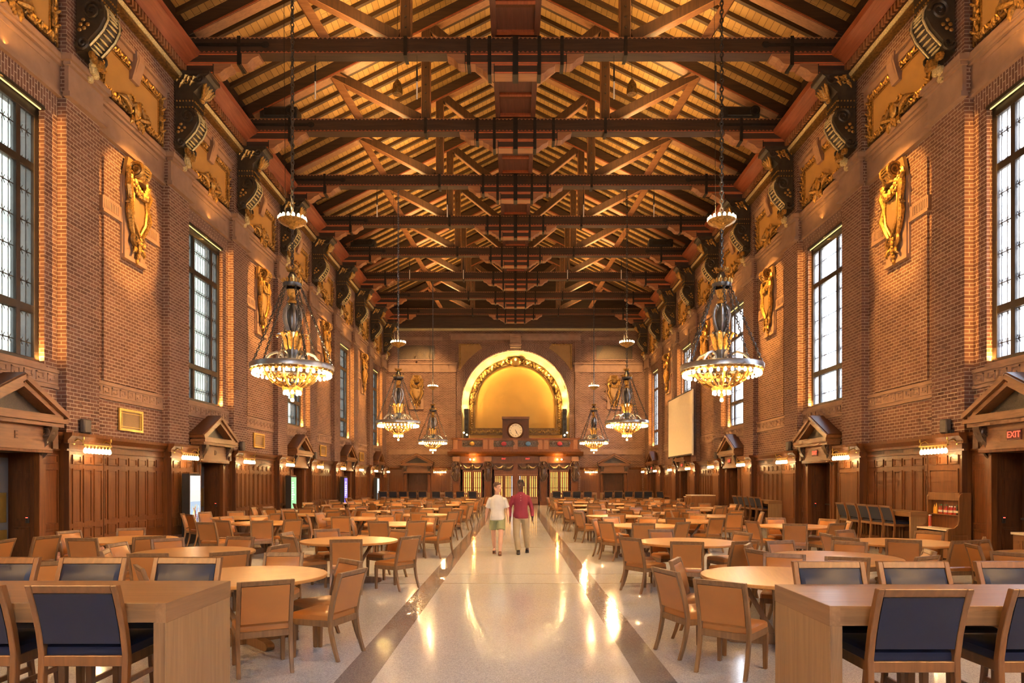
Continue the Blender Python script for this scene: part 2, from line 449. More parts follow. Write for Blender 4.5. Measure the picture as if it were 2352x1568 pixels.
    TRIM_N += 1; tag(key.build('trim_%d' % TRIM_N, smooth=False), 'carved greek key bands under the windows of the '+S(s)+' wall', 'carved band', kind='structure')

# ------------------------------------------------------------------ windows
def make_window(s):
    """at the origin: glass plane x=0, room towards +x, centred on y, z from sill"""
    H = WZ1-WZ0; t = thing('window', None, None)
    fr = MB()
    fr.box(-.09, .07, -1.2, -1.06, 0, H, 'bronze_frame'); fr.box(-.09, .07, 1.06, 1.2, 0, H, 'bronze_frame')
    fr.box(-.09, .07, -1.2, 1.2, 0, .1, 'bronze_frame'); fr.box(-.09, .07, -1.2, 1.2, H-.22, H, 'bronze_frame')
    for z in (1.02, 3.98): fr.box(-.07, .06, -1.1, 1.1, z, z+.16, 'bronze_frame')
    fr.build('window_frame', t, smooth=False, bevel=.01)
    for y in (-.62, .62):
        m = MB(); m.box(-.07, .06, y-.06, y+.06, .05, H-.1, 'bronze_frame'); m.build('mullion', t, smooth=False, bevel=.01)
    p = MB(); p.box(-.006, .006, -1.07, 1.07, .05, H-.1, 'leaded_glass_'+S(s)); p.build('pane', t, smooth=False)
    l = MB(); l.box(.12, .14, -1.16, 1.16, H-.04, H-.02, 'rail_light'); l.build('light_rail', t, smooth=False)
    l = MB(); l.box(.05, .20, -1.2, 1.2, H-.02, H+.05, 'bronze_frame'); l.build('window_head', t, smooth=False)
    l = MB(); l.box(-.02, .19, -1.24, 1.24, -.06, .0, 'stone_dark'); l.build('window_sill', t, smooth=False)
    return t
for s in (-1, 1):
    proto = None
    for k in range(K0, K1):
        if not is_window(k): continue
        WIN_N += 1; c = (py(k)+PIER+py(k+1))/2
        loc = (s*10.08, c, WZ0); rz = 0 if s < 0 else PI
        if proto is None: proto = o = make_window(s); o.location = loc; o.rotation_euler = (0, 0, rz)
        else: o = dup(proto, loc, rz)
        o.name = 'window_%d' % WIN_N
        tag(o, 'tall leaded window in bronze frame on the %s wall, %s from the camera' % (S(s), ORD[max(0, (k+5)//2)]), 'window', 'tall leaded windows', 'structure')

# ------------------------------------------------------------------ doors with pediment hoods
def scroll_corbel(mb, y, m):
    """dark carved acanthus corbel; x out of the wall"""
    mb.prism([(.0, 2.98), (.36, 2.98), (.38, 2.86), (.30, 2.66), (.17, 2.48), (.10, 2.34), (0, 2.32)], 'y', y-.10, y+.10, m)
    for q in (-.11, .11):
        mb.spiral((.24, y+q, 2.80), .13, .02, 1.6, PI*.5, .035, m, 'xz'); mb.spiral((.10, y+q, 2.45), .08, .01, 1.4, -PI*.5, .028, m, 'xz')
    for i in range(5):
        z = 2.78-.1*i; mb.ball((.31-.055*i, y, z), (.05, .09-.008*i, .06), m, 6, 4)
    for q in (-.05, .05):
        mb.tube([(.22, y+q, 2.62), (.16, y+q*1.6, 2.45), (.09, y+q*1.2, 2.3), (.06, y, 2.2)], [.05, .055, .04, .01], 5, m)
def make_door(s):
    t = thing('door', None, None)
    lin = MB(); D = -.52
    h = DOOR_HALF; zt = DOOR_H
    for sg in (-1, 1):
        lin.box(D, .0, sg*h, sg*(h+.12), 0, zt, 'panel_oak_dark')
        for z0, z1 in ((.35, .85), (.97, 1.85), (1.95, 2.28)):
            lin.box(D+.10, -.08, sg*(h-.02), sg*h, z0, z1, 'panel_oak_dark'); lin.box(D+.14, -.12, sg*(h-.035), sg*h, z0+.05, z1-.05, 'panel_oak_dark')
    lin.box(D, .0, -h-.12, h+.12, zt, zt+.1, 'panel_oak_dark')
    lin.box(D-.08, D, -h-.1, h+.1, 0, zt+.1, 'panel_oak_dark')
    lin.build('door_lining', t, smooth=False)
    ar = MB()
    for sg in (-1, 1):
        ar.box(.0, .10, sg*h, sg*(h+.22), .28, zt+.05, 'panel_oak'); ar.box(.0, .13, sg*(h-.01), sg*(h+.05), .28, zt, 'panel_oak')
        ar.box(.0, .14, sg*(h-.02), sg*(h+.24), 0, .28, 'marble')
    ar.box(-.02, .22, -h-.25, h+.25, zt, zt+.62, 'hood_oak'); ar.box(.0, .25, -h-.2, h+.2, zt, zt+.06, 'panel_oak')
    ar.build('architrave', t, smooth=False, bevel=.008)
    if s < 0:
        l = MB(); l.box(D-.02, D+.03, -h+.1, h-.04, 0, zt-.1, 'door_grey'); lf = l.build('door_leaf', t, smooth=False)
        l = MB(); l.box(D+.03, D+.036, .34, h-.10, .95, 1.55, 'brass'); l.build('push_plate', lf, smooth=False)
        l = MB(); l.box(D+.03, D+.036, -h+.14, h-.08, .03, .80, 'brass'); l.build('kick_plate', lf, smooth=False)
    else:
        l = MB(); l.box(D-.02, D+.03, -h+.02, h-.02, 0, zt-.02, 'panel_oak_dark')
        for y0 in (-.72, .06):
            for z0, z1 in ((.2, .75), (.9, 1.6), (1.72, 2.22)):
                l.box(D+.03, D+.05, y0, y0+.66, z0, z1, 'panel_oak_dark'); l.box(D+.05, D+.06, y0+.06, y0+.60, z0+.06, z1-.06, 'panel_oak_dark')
        lf = l.build('door_leaf', t, smooth=False)
        l = MB(); l.tube([(D+.10, -.7, 1.02), (D+.10, .7, 1.02)], .022, 6, 'steel_dark'); l.build('push_bar', lf)
    # pediment hood
    hd = MB(); W = 1.22; zb, za = 2.98, 3.80; e = .44
    hd.box(-.02, e, -W, W, zb, zb+.09, 'hood_oak'); hd.box(-.02, e-.06, -W+.05, W-.05, zb-.08, zb, 'hood_oak'); hd.box(-.02, e-.04, -W+.10, W-.10, zb+.09, zb+.16, 'hood_oak')
    for sg in (-1, 1):
        hd.bar((e/2-.01, sg*(W+.03), zb+.16), (e/2-.01, 0, za), e+.02, .10, 'hood_oak', (1, 0, 0))
        hd.bar((e/2-.03, sg*(W-.14), zb+.13), (e/2-.03, 0, za-.13), e-.06, .10, 'hood_oak', (1, 0, 0))
        hd.bar((e/2-.04, sg*(W+.06), zb+.22), (e/2-.04, 0, za+.07), e, .03, 'panel_oak_dark', (1, 0, 0))
        hd.box(-.02, .26, sg*(W-.22), sg*(W-.06), zt+.1, zb, 'panel_oak_dark')
    ho = hd.build('pediment_hood', t, smooth=False)
    ty = MB(); ty.prism([(-W+.3, zb+.14), (W-.3, zb+.14), (0, za-.2)], 'x', .10, .14, 'wire_mesh'); ty.build('tympanum', ho, smooth=False)
    for sg in (-1, 1):
        b = MB(); scroll_corbel(b, sg*(h+.10), 'carved_brown'); b.build('corbel', t)
    return t
def exit_sign(parent):
    b = MB(); b.box(.22, .25, -.18, .18, 2.58, 2.78, 'sign_red')
    o = b.build('exit_sign', parent, smooth=False)
    Mx = Matrix(((0, 0, 1, .252), (1, 0, 0, 0), (0, 1, 0, 2.68), (0, 0, 0, 1)))
    letters('EXIT', o, Mx, .175, 'exit_red', 'exit_lettering', .004)
LETTERED = []
for s in (-1, 1):
    proto = None
    for k in range(-1, K1):
        if not is_window(k): continue
        DOOR_N += 1; c = (py(k)+PIER+py(k+1))/2; i = (k+1)//2
        loc = (s*9.84, c, 0); rz = 0 if s < 0 else PI
        if proto is None:
            proto = o = make_door(s)
            if s > 0: exit_sign(o)
            o.location = loc; o.rotation_euler = (0, 0, rz)
        else: o = dup(proto, loc, rz)
        o.name = 'door_%d' % DOOR_N
        tag(o, '%s pedimented door from the camera in the %s wall panelling' % (ORD[i], S(s)), 'door', 'pedimented side doors', 'structure')
        if s < 0 and i < 2: LETTERED.append((o, 'ED'[i]))
        if i < 2:
            cr = thing('card_reader', 'black card reader with red light in the %s %s door jamb' % (ORD[i], S(s)), 'card reader', (s*9.95, c+.775, 1.0), 0, 'door card readers')
            b = MB(); b.box(-.03, .03, -.02, .02, -.07, .07, 'black_plastic'); b.build('body', cr, smooth=False, bevel=.006)
            b = MB(); b.box(-.02, .02, -.025, -.02, .035, .048, 'red_led'); b.build('indicator_light', cr, smooth=False)

for o, ch in LETTERED:
    letters(ch, o, Matrix(((0, 0, 1, .222), (1, 0, 0, 0), (0, 1, 0, 2.68), (0, 0, 0, 1))), .22, 'panel_oak_dark', 'door_letter', .006)
# ------------------------------------------------------------------ oak wainscot
def panel(mb, y0, y1, z0, z1, x, m='panel_oak'):
    t = .036
    for a, b, c, d in ((y0, y1, z0, z0+t), (y0, y1, z1-t, z1), (y0, y0+t, z0+t, z1-t), (y1-t, y1, z0+t, z1-t)):
        mb.box(x-.022, x, a, b, c, d, m)
    mb.box(x-.010, x, y0+.05, y1-.05, z0+.05, z1-.05, m)
ROWS = ((.50, .76), (.86, 2.06), (2.16, 2.36))
def cornice(mb, y0, y1, x, m='panel_oak'):
    mb.box(x-.035, x+.03, y0, y1, 2.44, 2.48, m); mb.box(x-.05, x+.03, y0, y1, 2.60, 2.66, m)
    mb.prism([(x-.05, 2.66), (x-.14, 2.76), (x-.15, 2.83), (x+.03, 2.83), (x+.03, 2.66)], 'y', y0, y1, m)
for s in (-1, 1):
    M = mirror(s)
    base = MB()
    for k in range(K0, K1+1):
        a, b = py(k), py(k)+PIER
        wd = MB(); x = 9.62
        wd.box(x, XB-.03, a-.05, b+.05, .26, 2.83, 'panel_oak')
        cw = (PIER-.02)/3
        for i in range(3):
            y0 = a+.03+cw*i
            for j, (z0, z1) in enumerate(ROWS):
                if s > 0 and j < 2: continue
                panel(wd, y0+.03, y0+cw-.05, z0, z1, x)
        if s > 0: panel(wd, a+.06, b-.06, .50, 2.06, x)
        cornice(wd, a-.16, b+.16, x)
        for (p0, p1) in ((a-.06, a-.02), (b+.02, b+.06)): wd.box(x-.012, x+.1, p0, p1, .26, 2.6, 'panel_oak_dark')
        base.box(x-.05, XW+.01, a-.09, b+.09, 0, .27, 'marble', M)
        if k >= -1:
            TRIM_N += 1; o = MB().merge(wd, M).build('trim_%d' % TRIM_N, smooth=False)
            tag(o, 'panelled oak wainscot pilaster on the %s wall, %s from the camera' % (S(s), ORD[k+1]), 'wainscot', 'wainscot pilasters', 'structure')
        else: MB().merge(wd, M).build('trim_hidden_%d' % (k+20), smooth=False)['kind'] = 'structure'
        if k == K1: e = Y_END
        else: e = py(k+1)
        x = 9.83; c = (b+e)/2; wd = MB()
        if k < K1 and is_window(k) and k >= -1:
            segs = [(b+.05, c-DOOR_HALF-.22), (c+DOOR_HALF+.22, e-.05)]; cols = 1
        else: segs = [(b+.05, e-.05)]; cols = 7 if k < K1 else 3
        for y0, y1 in segs:
            wd.box(x, XB, y0, y1, .26, 2.83, 'panel_oak'); cornice(wd, y0, y1, x)
            base.box(x-.05, XB+.0, y0, y1, 0, .27, 'marble', M)
            cw = (y1-y0)/cols
            for i in range(cols):
                for z0, z1 in ROWS: panel(wd, y0+cw*i+.04, y0+cw*(i+1)-.04, z0, z1, x)
        if s > 0 and cols == 7:
            for y0 in (b+.3, b+1.4, b+2.3):
                for i in range(4): wd.box(x-.006, x, y0, y0+.62, 2.51+i*.022, 2.52+i*.022, 'ink')
        if k >= -1:
            TRIM_N += 1; o = MB().merge(wd, M).build('trim_%d' % TRIM_N, smooth=False)
            tag(o, 'recessed oak wainscot bay on the %s wall, %s from the camera' % (S(s), ORD[k+1]), 'wainscot', 'wainscot bays', 'structure')
        else: MB().merge(wd, M).build('trim_hidden_%d' % (k+60), smooth=False)['kind'] = 'structure'
    tag(base.build('baseboard_'+S(s), smooth=False), 'mottled red marble base under the %s wainscot' % S(s), 'baseboard', kind='structure')

# ------------------------------------------------------------------ carved wall ornament
def garland(mb, pts, r, m, rr=None, n=14):
    rr = rr or R
    for i in range(n):
        t = i/(n-1)*(len(pts)-1); j = min(int(t), len(pts)-2); u = t-j
        p = Vector(pts[j]).lerp(Vector(pts[j+1]), u)
        q = r*rr.uniform(.7, 1.2)
        mb.ball((p.x+rr.uniform(0, .4)*r, p.y+rr.uniform(-.5, .5)*r, p.z+rr.uniform(-.5, .5)*r), (q*.8, q, q), m, 6, 4)
def leaf(mb, p, d, L, w, m, lift=.05):
    """pointed acanthus lobe from P along D in the wall plane, standing off in x"""
    p = Vector(p); d = Vector(d).normalized()
    mb.tube([p, p+d*L*.35+Vector((lift, 0, 0)), p+d*L*.75+Vector((lift*1.4, 0, 0)), p+d*L+Vector((lift*.6, 0, 0))], [w*.6, w, w*.75, w*.1], 6, m)
# gilt framed tablet: x out of the wall, y along, z up; 2.7 x 1.2
def make_tablet():
    t = thing('wall_tablet', None, None)
    W, H = 1.36, .58
    b = MB(); b.box(0, .06, -W+.12, W-.12, -H+.1, H-.1, 'ochre'); b.box(0, .04, -W-.02, W+.02, -H-.04, H+.04, 'gilt_dark'); b.build('tablet_field', t, smooth=False)
    fr = MB(); rr = random.Random(3)
    for z in (-H, H):
        for q in (-.03, .04): garland(fr, [(.07, -W, z+q), (.07, W, z+q)], .052, 'gold' if q > 0 else 'gilt_dark', rr, 52)
        for i in range(17): leaf(fr, (.08, -W+.08+i*.16, z-.05), (0, .5 if i % 2 else -.5, 1), .16, .03, 'gold', .04)
    for y in (-W, W):
        for q in (-.035, .035): garland(fr, [(.07, y+q, -H), (.07, y+q, H)], .055, 'gold' if q > 0 else 'gilt_dark', rr, 24)
        for i in range(8): leaf(fr, (.09, y, -H+.1+i*.15), (0, .7 if i % 2 else -.7, .8), .14, .035, 'gold', .05)
    fr.box(.04, .075, -W-.14, -W-.11, -H-.1, H+.1, 'gold'); fr.box(.04, .075, W+.11, W+.14, -H-.1, H+.1, 'gold')
    for y in (-W+.13, W-.13): fr.box(.05, .09, y-.012, y+.012, -H+.1, H-.1, 'gold')
    for z in (-H+.11, H-.11): fr.box(.05, .09, -W+.12, W-.12, z-.012, z+.012, 'gold')
    fr.build('carved_frame', t)
    cr = MB()
    for sg in (-1, 1):
        cr.tube([(.1, sg*.75, -H+.12), (.14, sg*.5, -H+.20), (.17, sg*.3, -H+.10), (.2, sg*.12, -H+.22)], [.03, .07, .08, .05], 6, 'gilt_dark')
        cr.spiral((.16, sg*.22, -H+.30), .15, .03, 1.4, PI/2-sg*PI/2, .05, 'gold', 'yz', d=-sg)
        leaf(cr, (.12, sg*.2, -H-.02), (0, sg*.8, .25), .5, .07, 'gold'); leaf(cr, (.12, sg*.15, -H-.1), (0, sg*.4, -.8), .3, .07, 'gold')
        cr.spiral((.14, sg*.55, -H+.06), .10, .02, 1.3, PI/2, .035, 'gilt_dark', 'yz', d=sg)
    cr.ball((.18, 0, -H+.12), (.10, .13, .2), 'gold', 8, 6); garland(cr, [(.15, -.1, -H-.05), (.15, .08, -H-.3)], .07, 'gilt_dark', rr, 8)
    cr.build('crest', t)
    return t
def make_cartouche():
    """gilded shield on a pale plaque; about .95 wide, 2.6 tall, centred"""
    t = thing('wall_cartouche', None, None)
    p = MB(); p.box(0, .09, -.47, .47, -1.3, .7, 'stone'); p.box(0, .12, -.52, .52, -1.36, -1.26, 'stone_dark'); p.box(0, .05, -.52, .52, -1.3, .7, 'stone_dark')
    p.prism([(-.47, .7), (.47, .7), (.30, 1.25), (-.30, 1.25)], 'x', 0, .09, 'ochre'); p.build('plaque', t, smooth=False)
    sh = MB(); rr = random.Random(5)
    prof = [(-.26, .32), (-.30, .05), (-.24, -.3), (0, -.62), (.24, -.3), (.30, .05), (.26, .32), (0, .42)]
    sh.loft([[(.10, y, z) for y, z in prof], [(.19, y*.92, z*.92) for y, z in prof], [(.24, y*.5, z*.5) for y, z in prof]], 'ochre')
    sh.build('shield', t)
    g = MB()
    g.tube([(.2, y*1.06, z*1.06) for y, z in prof], .045, 6, 'gold', closed=True)
    for q in (-.17, .17): g.spiral((.20, q, 1.0), .21, .03, 2.0, -PI/2, .05, 'gold', 'xz', d=1)
    g.tube([(.20, -.16, 1.0), (.20, .16, 1.0)], [.185, .185], 14, 'gilt_dark')
    for i in range(7): g.tube([(.2+.19*math.cos(-1.2+i*.4), -.15, 1.+.19*math.sin(-1.2+i*.4)), (.2+.20*math.cos(-1.2+i*.4), .15, 1.+.20*math.sin(-1.2+i*.4))], .022, 5, 'gold')
    for sg in (-1, 1):
        g.spiral((.15, sg*.30, .82), .15, .03, 1.5, PI/2-sg*.4, .055, 'gold', 'yz', d=-sg)
        garland(g, [(.20, sg*.40, .70), (.24, sg*.30, .45), (.26, sg*.14, .34), (.27, 0, .30)], .055, 'gold', rr, 22)
        garland(g, [(.18, sg*.42, .4), (.20, sg*.40, .1), (.2, sg*.40, -.2)], .05, 'gilt_dark', rr, 14)
        for i in range(6): leaf(g, (.15, sg*(.36-.03*abs(i-2)), .55-.2*i), (0, sg*.8, .5 if i % 2 else -.6), .19, .045, 'gold' if i % 2 else 'gilt_dark')
        g.tube([(.14, sg*.34, .75), (.2, sg*.46, .45), (.18, sg*.36, .15), (.2, sg*.44, -.15), (.16, sg*.30, -.5), (.15, sg*.16, -.75)], [.09, .10, .075, .095, .075, .04], 7, 'gold')
        leaf(g, (.13, sg*.36, .62), (0, sg*.7, .7), .24, .07, 'gold'); leaf(g, (.13, sg*.38, .1), (0, sg*.8, -.4), .2, .06, 'gilt_dark')
        garland(g, [(.22, sg*.30, .62), (.27, sg*.15, .40), (.28, 0, .32)], .085, 'gold', rr, 9)
        g.spiral((.17, sg*.15, -.78), .15, .03, 1.3, -PI/2, .06, 'gilt_dark', 'yz', d=sg)
        leaf(g, (.14, sg*.12, -.95), (0, sg*.5, -.8), .26, .06, 'gold')
    g.ball((.2, 0, .88), (.16, .17, .17), 'gold', 10, 8); g.ball((.24, 0, .70), (.10, .20, .08), 'gilt_dark', 8, 5)
    garland(g, [(.17, -.04, -.72), (.19, .03, -1.0), (.14, -.02, -1.22)], .06, 'gilt_dark', rr, 18); garland(g, [(.19, .06, -.75), (.2, .0, -1.0), (.15, .02, -1.2)], .055, 'gold', rr, 14); g.ball((.14, 0, -1.3), (.05, .05, .1), 'gold', 6, 5)
    g.build('gilded_scrollwork', t)
    return t
def make_bracket():
    """black and gold console under a truss end; x out of the wall (0 at the pier face), z 0 at the top, 2.5 deep"""
    t = thing('scroll_bracket', None, None)
    b = MB(); w = .34
    b.prism([(0, 0), (.95, 0), (.95, -.10), (.86, -.16), (.80, -.34), (.62, -.52), (.52, -.60), (.50, -1.02), (0, -1.02)], 'y', -w, w, 'carved_black')
    b.prism([(0, -1.02), (.54, -1.02), (.54, -1.10), (.60, -1.22), (.62, -1.42), (.50, -1.66), (.32, -1.86), (.20, -2.0), (.20, -2.16), (0, -2.2)], 'y', -w+.02, w-.02, 'carved_black')
    b.box(0, .98, -w-.02, w+.02, -.10, .0, 'carved_black')
    bo = b.build('console_body', t, smooth=True, angle=.5)
    for q in (-w-.01, w+.01):
        for a in (((.36, q, -1.30), .23, .03, 1.8, 0, .045), ((.16, q, -2.02), .15, .02, 1.6, PI, .04), ((.70, q, -.22), .16, .02, 1.5, PI, .04)):
            s_ = MB(); s_.spiral(*a, 'carved_black', 'xz'); s_.build('scroll', t)
    g = MB(); rr = random.Random(11)
    for z in (-.74+.0, -1.04, -.86):
        for i in range(9 if z < -.8 else 0): g.ball((.55, -w+.06+i*.0775, z), .026, 'gold', 6, 4)
        for q in (-w-.015, w+.015):
            for i in range(6 if z < -.8 else 0): g.ball((.06+i*.09, q, z), .026, 'gold', 6, 4)
    for q in (-w-.02, w+.02):            # leaf sprays on both cheeks
        for i, (x, z, l) in enumerate(((.12, -.24, .2), (.25, -.34, .22), (.42, -.24, .2), (.5, -.36, .12), (.2, -.42, .16), (.33, -.20, .2), (.56, -.24, .16))):
            g.tube([(x-.07, q, z-.07), (x, q*1.05, z+.04), (x+.07, q, z+l*.3)], [.015, .045, .01], 5, 'gold')
        g.spiral((.34, q, -.30), .11, .02, 1.4, 0, .03, 'gold', 'xz')
        for x, z in ((.12, -1.62), (.2, -1.7), (.28, -1.62), (.18, -1.52), (.1, -1.74)): g.ball((x, q, z), (.05, .02, .045), 'gold', 6, 4)
    # front leaf under the top scroll
    for sg in (-2, -1, 0, 1, 2):
        g.tube([(.64, sg*.03, -.62), (.74, sg*.09, -.52), (.82, sg*.13, -.40+.02*abs(sg)), (.92-.02*abs(sg), sg*.15, -.34)], [.03, .055, .05, .012], 6, 'gold')
    g.ball((.62, 0, -.68), (.07, .12, .06), 'gold', 8, 5)
    # ribbed strap down the S-curve
    pts = [(.57, -1.12), (.635, -1.24), (.65, -1.42), (.54, -1.66), (.36, -1.87), (.235, -2.0)]
    for sg in (-.22, .22): g.tube([(x, sg, z) for x, z in pts], .025, 5, 'gold_pale')
    for i in range(12):
        t_ = i/11*(len(pts)-1); j = min(int(t_), len(pts)-2); u = t_-j
        x = pts[j][0]*(1-u)+pts[j+1][0]*u; z = pts[j][1]*(1-u)+pts[j+1][1]*u
        g.ball((x-.005, 0, z), (.03, .17, .028), 'gold_pale', 8, 4)
    garland(g, [(.24, -.22, -2.18), (.30, 0, -2.32), (.22, .22, -2.2)], .10, 'gold', rr, 9)
    garland(g, [(.20, -.1, -2.3), (.16, .05, -2.46), (.1, 0, -2.6)], .09, 'gold_pale', rr, 9)
    g.build('gold_leafwork', t)
    return t
PT = PC = PB = None
for s in (-1, 1):
    rz = 0 if s < 0 else PI; nw = np_ = 0
    for k in range(-1, K1+1):
        i = k+1
        if k < K1:
            c = (py(k)+PIER+py(k+1))/2
            if k >= -1:
                loc = (s*9.88, c, 11.76)
                if PT is None: PT = make_tablet(); o = PT; o.location = loc; o.rotation_euler = (0, 0, rz)
                else: o = dup(PT, loc, rz)
                tag(o, 'gilt framed blank tablet high on the %s wall, %s from the camera' % (S(s), ORD[i]), 'tablet', 'gilt framed tablets')
            if not is_window(k):
                loc = (s*9.85, c, 8.72); j = k//2
                if PC is None: PC = make_cartouche(); o = PC; o.location = loc; o.rotation_euler = (0, 0, rz)
                else: o = dup(PC, loc, rz)
                tag(o, 'gilded shield cartouche between windows of the %s wall, %s from the camera' % (S(s), ORD[j]), 'cartouche', 'gilded wall cartouches')
        if k >= 0:
            loc = (s*(XW-.04), py(k)+PIER/2, 13.42)
            if PB is None: PB = make_bracket(); o = PB; o.location = loc; o.rotation_euler = (0, 0, rz)
            else: o = dup(PB, loc, rz)
            tag(o, 'black and gold scroll bracket under a roof beam, %s on the %s wall' % (ORD[k], S(s)), 'bracket', 'scroll brackets under the trusses')
# vents, speakers on the left wall
PV = PS = None
for j, k in enumerate((0, 2, 4, 6)):
    c = (py(k)+PIER+py(k+1))/2
    loc = (-9.88, c, 3.33)
    if PV is None:
        PV = thing('wall_vent', None, None)
        b = MB()
        for a in ((-.54, .54, -.28, -.22), (-.54, .54, .22, .28), (-.54, -.47, -.22, .22), (.47, .54, -.22, .22)): b.box(0, .04, *a[:2], *a[2:], 'vent_brass')
        for y in (-.41, .41): b.box(0, .03, y-.008, y+.008, -.22, .22, 'vent_brass')
        for z in (-.17, .17): b.box(0, .03, -.47, .47, z-.008, z+.008, 'vent_brass')
        b.build('vent_frame', PV, smooth=False); b = MB(); b.box(0, .018, -.5, .5, -.25, .25, 'vent_mesh')
        b.build('vent_grille', PV, smooth=False); o = PV
    else: o = dup(PV, loc)
    o.location = loc
    tag(o, 'brass framed vent grille above the left wainscot, %s from the camera' % ORD[j], 'vent', 'brass wall vents')
n = 0
for s in (-1, 1):
    for k in (0, 2, 4, 6):
        loc = (s*9.70, py(k)+.52, 3.02); rz = 0 if s < 0 else PI
        if PS is None:
            PS = thing('wall_speaker', None, None)
            b = MB(); b.box(.02, .15, -.13, .13, -.17, .15, 'speaker_brown'); b.build('cabinet', PS, bevel=.03)
            b = MB(); b.box(0, .06, -.05, .05, -.21, -.05, 'black_plastic'); b.box(.02, .09, .15, .2, -.2, -.1, 'black_plastic'); b.build('mount', PS, smooth=False); o = PS
        else: o = dup(PS, loc, rz)
        o.location = loc; o.rotation_euler = (0, 0, rz)
        tag(o, 'small grey brown speaker on the wainscot ledge, %s along the %s wall' % (ORD[k//2], S(s)), 'speaker', 'wall speakers')

# ------------------------------------------------------------------ sconces: a rail of bare bulbs on the pilasters
def make_sconce():
    t = thing('wall_sconce', None, None)
    b = MB(); b.box(.20, .24, -.52, .52, .02, .05, 'brass')
    for y in (-.5, .5):
        b.tube([(0, y, .10), (.10, y, .16), (.2, y, .12), (.22, y, .04)], .014, 6, 'brass'); b.ball((.01, y, .10), (.02, .05, .07), 'brass', 8, 5); b.ball((.22, y, .17), (.02, .02, .05), 'brass', 6, 4)
    b.build('rail', t)
    for i in range(8):
        y = -.44+i*.126
        b = MB(); b.lathe([(.016, .02), (.022, 0), (.018, -.03)], 8, 'brass', (.22, y, 0)); h = b.build('bulb_holder', t)
        b = MB(); b.lathe([(.014, -.02), (.036, -.07), (.042, -.10), (.034, -.135), (.01, -.152)], 10, 'bulb_soft', (.22, y, 0)); b.build('bulb', h)
    return t
PSC = None
SCONCES = []
for s in (-1, 1):
    rz = 0 if s < 0 else PI
    for k in range(-1, K1+1):
        loc = (s*9.60, py(k)+PIER/2, 2.54)
        if PSC is None: PSC = o = make_sconce(); o.location = loc; o.rotation_euler = (0, 0, rz)
        else: o = dup(PSC, loc, rz)
        SCONCES.append((s*9.36, py(k)+PIER/2, 2.42))
        tag(o, 'brass rail of lit bare bulbs on the %s wainscot, %s from the camera' % (S(s), ORD[k+1]), 'sconce', 'bulb rail sconces')
for s in (-1, 1):
    o = dup(PSC, (s*5.75, Y_END-.19, 2.54), -PI/2)
    SCONCES.append((s*5.75, Y_END-.4, 2.42))
    tag(o, 'brass rail of lit bulbs on the end wall, %s of the timber porch' % S(s), 'sconce', 'bulb rail sconces')

# ------------------------------------------------------------------ roof
for s in (-1, 1):
    M = mirror(s); c = MB()
    c.box(9.52, 9.75, Y_BACK, Y_END, 13.16, 13.26, 'gilt_dark', M)
    c.prism([(9.50, 13.26), (9.44, 13.33), (9.50, 13.40), (9.8, 13.40), (9.8, 13.26)], 'y', Y_BACK, Y_END, 'gold_pale', M)
    c.box(9.46, 9.8, Y_BACK, Y_END, 13.40, 13.66, 'panel_oak_dark', M)
    y = 8.
    while y < Y_END: c.box(9.38, 9.48, y, y+.075, 13.43, 13.62, 'beam_warm', M); y += .15
    c.prism([(9.40, 13.66), (9.36, 13.72), (9.20, 13.84), (9.06, 13.92), (9.02, 14.06), (9.8, 14.06), (9.8, 13.66)], 'y', Y_BACK, Y_END, 'beam_red', M)
    c.box(9.60, 10.5, Y_BACK, Y_END, 14.0, 15.2, 'beam', M)
    TRIM_N += 1
    tag(c.build('trim_%d' % TRIM_N, angle=.4), 'painted timber cornice with dentils along the top of the %s wall' % S(s), 'cornice', kind='structure')
SL = .495
def roof_z(x): return 15.0+(9.9-abs(x))*SL
for n_, s in ((1, -1), (2, 1)):
    c = MB(); a = MB()
    c.prism([(s*10.4, roof_z(10.4)), (0, roof_z(0)), (0, roof_z(0)+.12), (s*10.4, roof_z(10.4)+.12)], 'y', Y_BACK-.3, Y_END+.5, 'roof_planks')
    ce = tag(c.build('ceiling_%d' % n_, smooth=False), 'sloping boarded roof on the %s of the hall' % S(s), 'ceiling', kind='structure')
    rf = MB(); L = 9.9/math.cos(math.atan(SL))
    rf.box(-.1, L, -.06, .06, -.13, .01, 'rafter'); me = rf.mesh('rafter', smooth=False)
    y = py(-1)+PIER/2+PITCH/12
    while y < Y_END:
        o = bpy.data.objects.new('rafter', me); COL.objects.link(o); o.parent = ce
        o.matrix_basis = Matrix.Translation((s*9.9, y, roof_z(9.9))) @ Matrix.Rotation(0 if s < 0 else PI, 4, 'Z') @ Matrix.Rotation(-math.atan(SL), 4, 'Y')
        y += PITCH/6
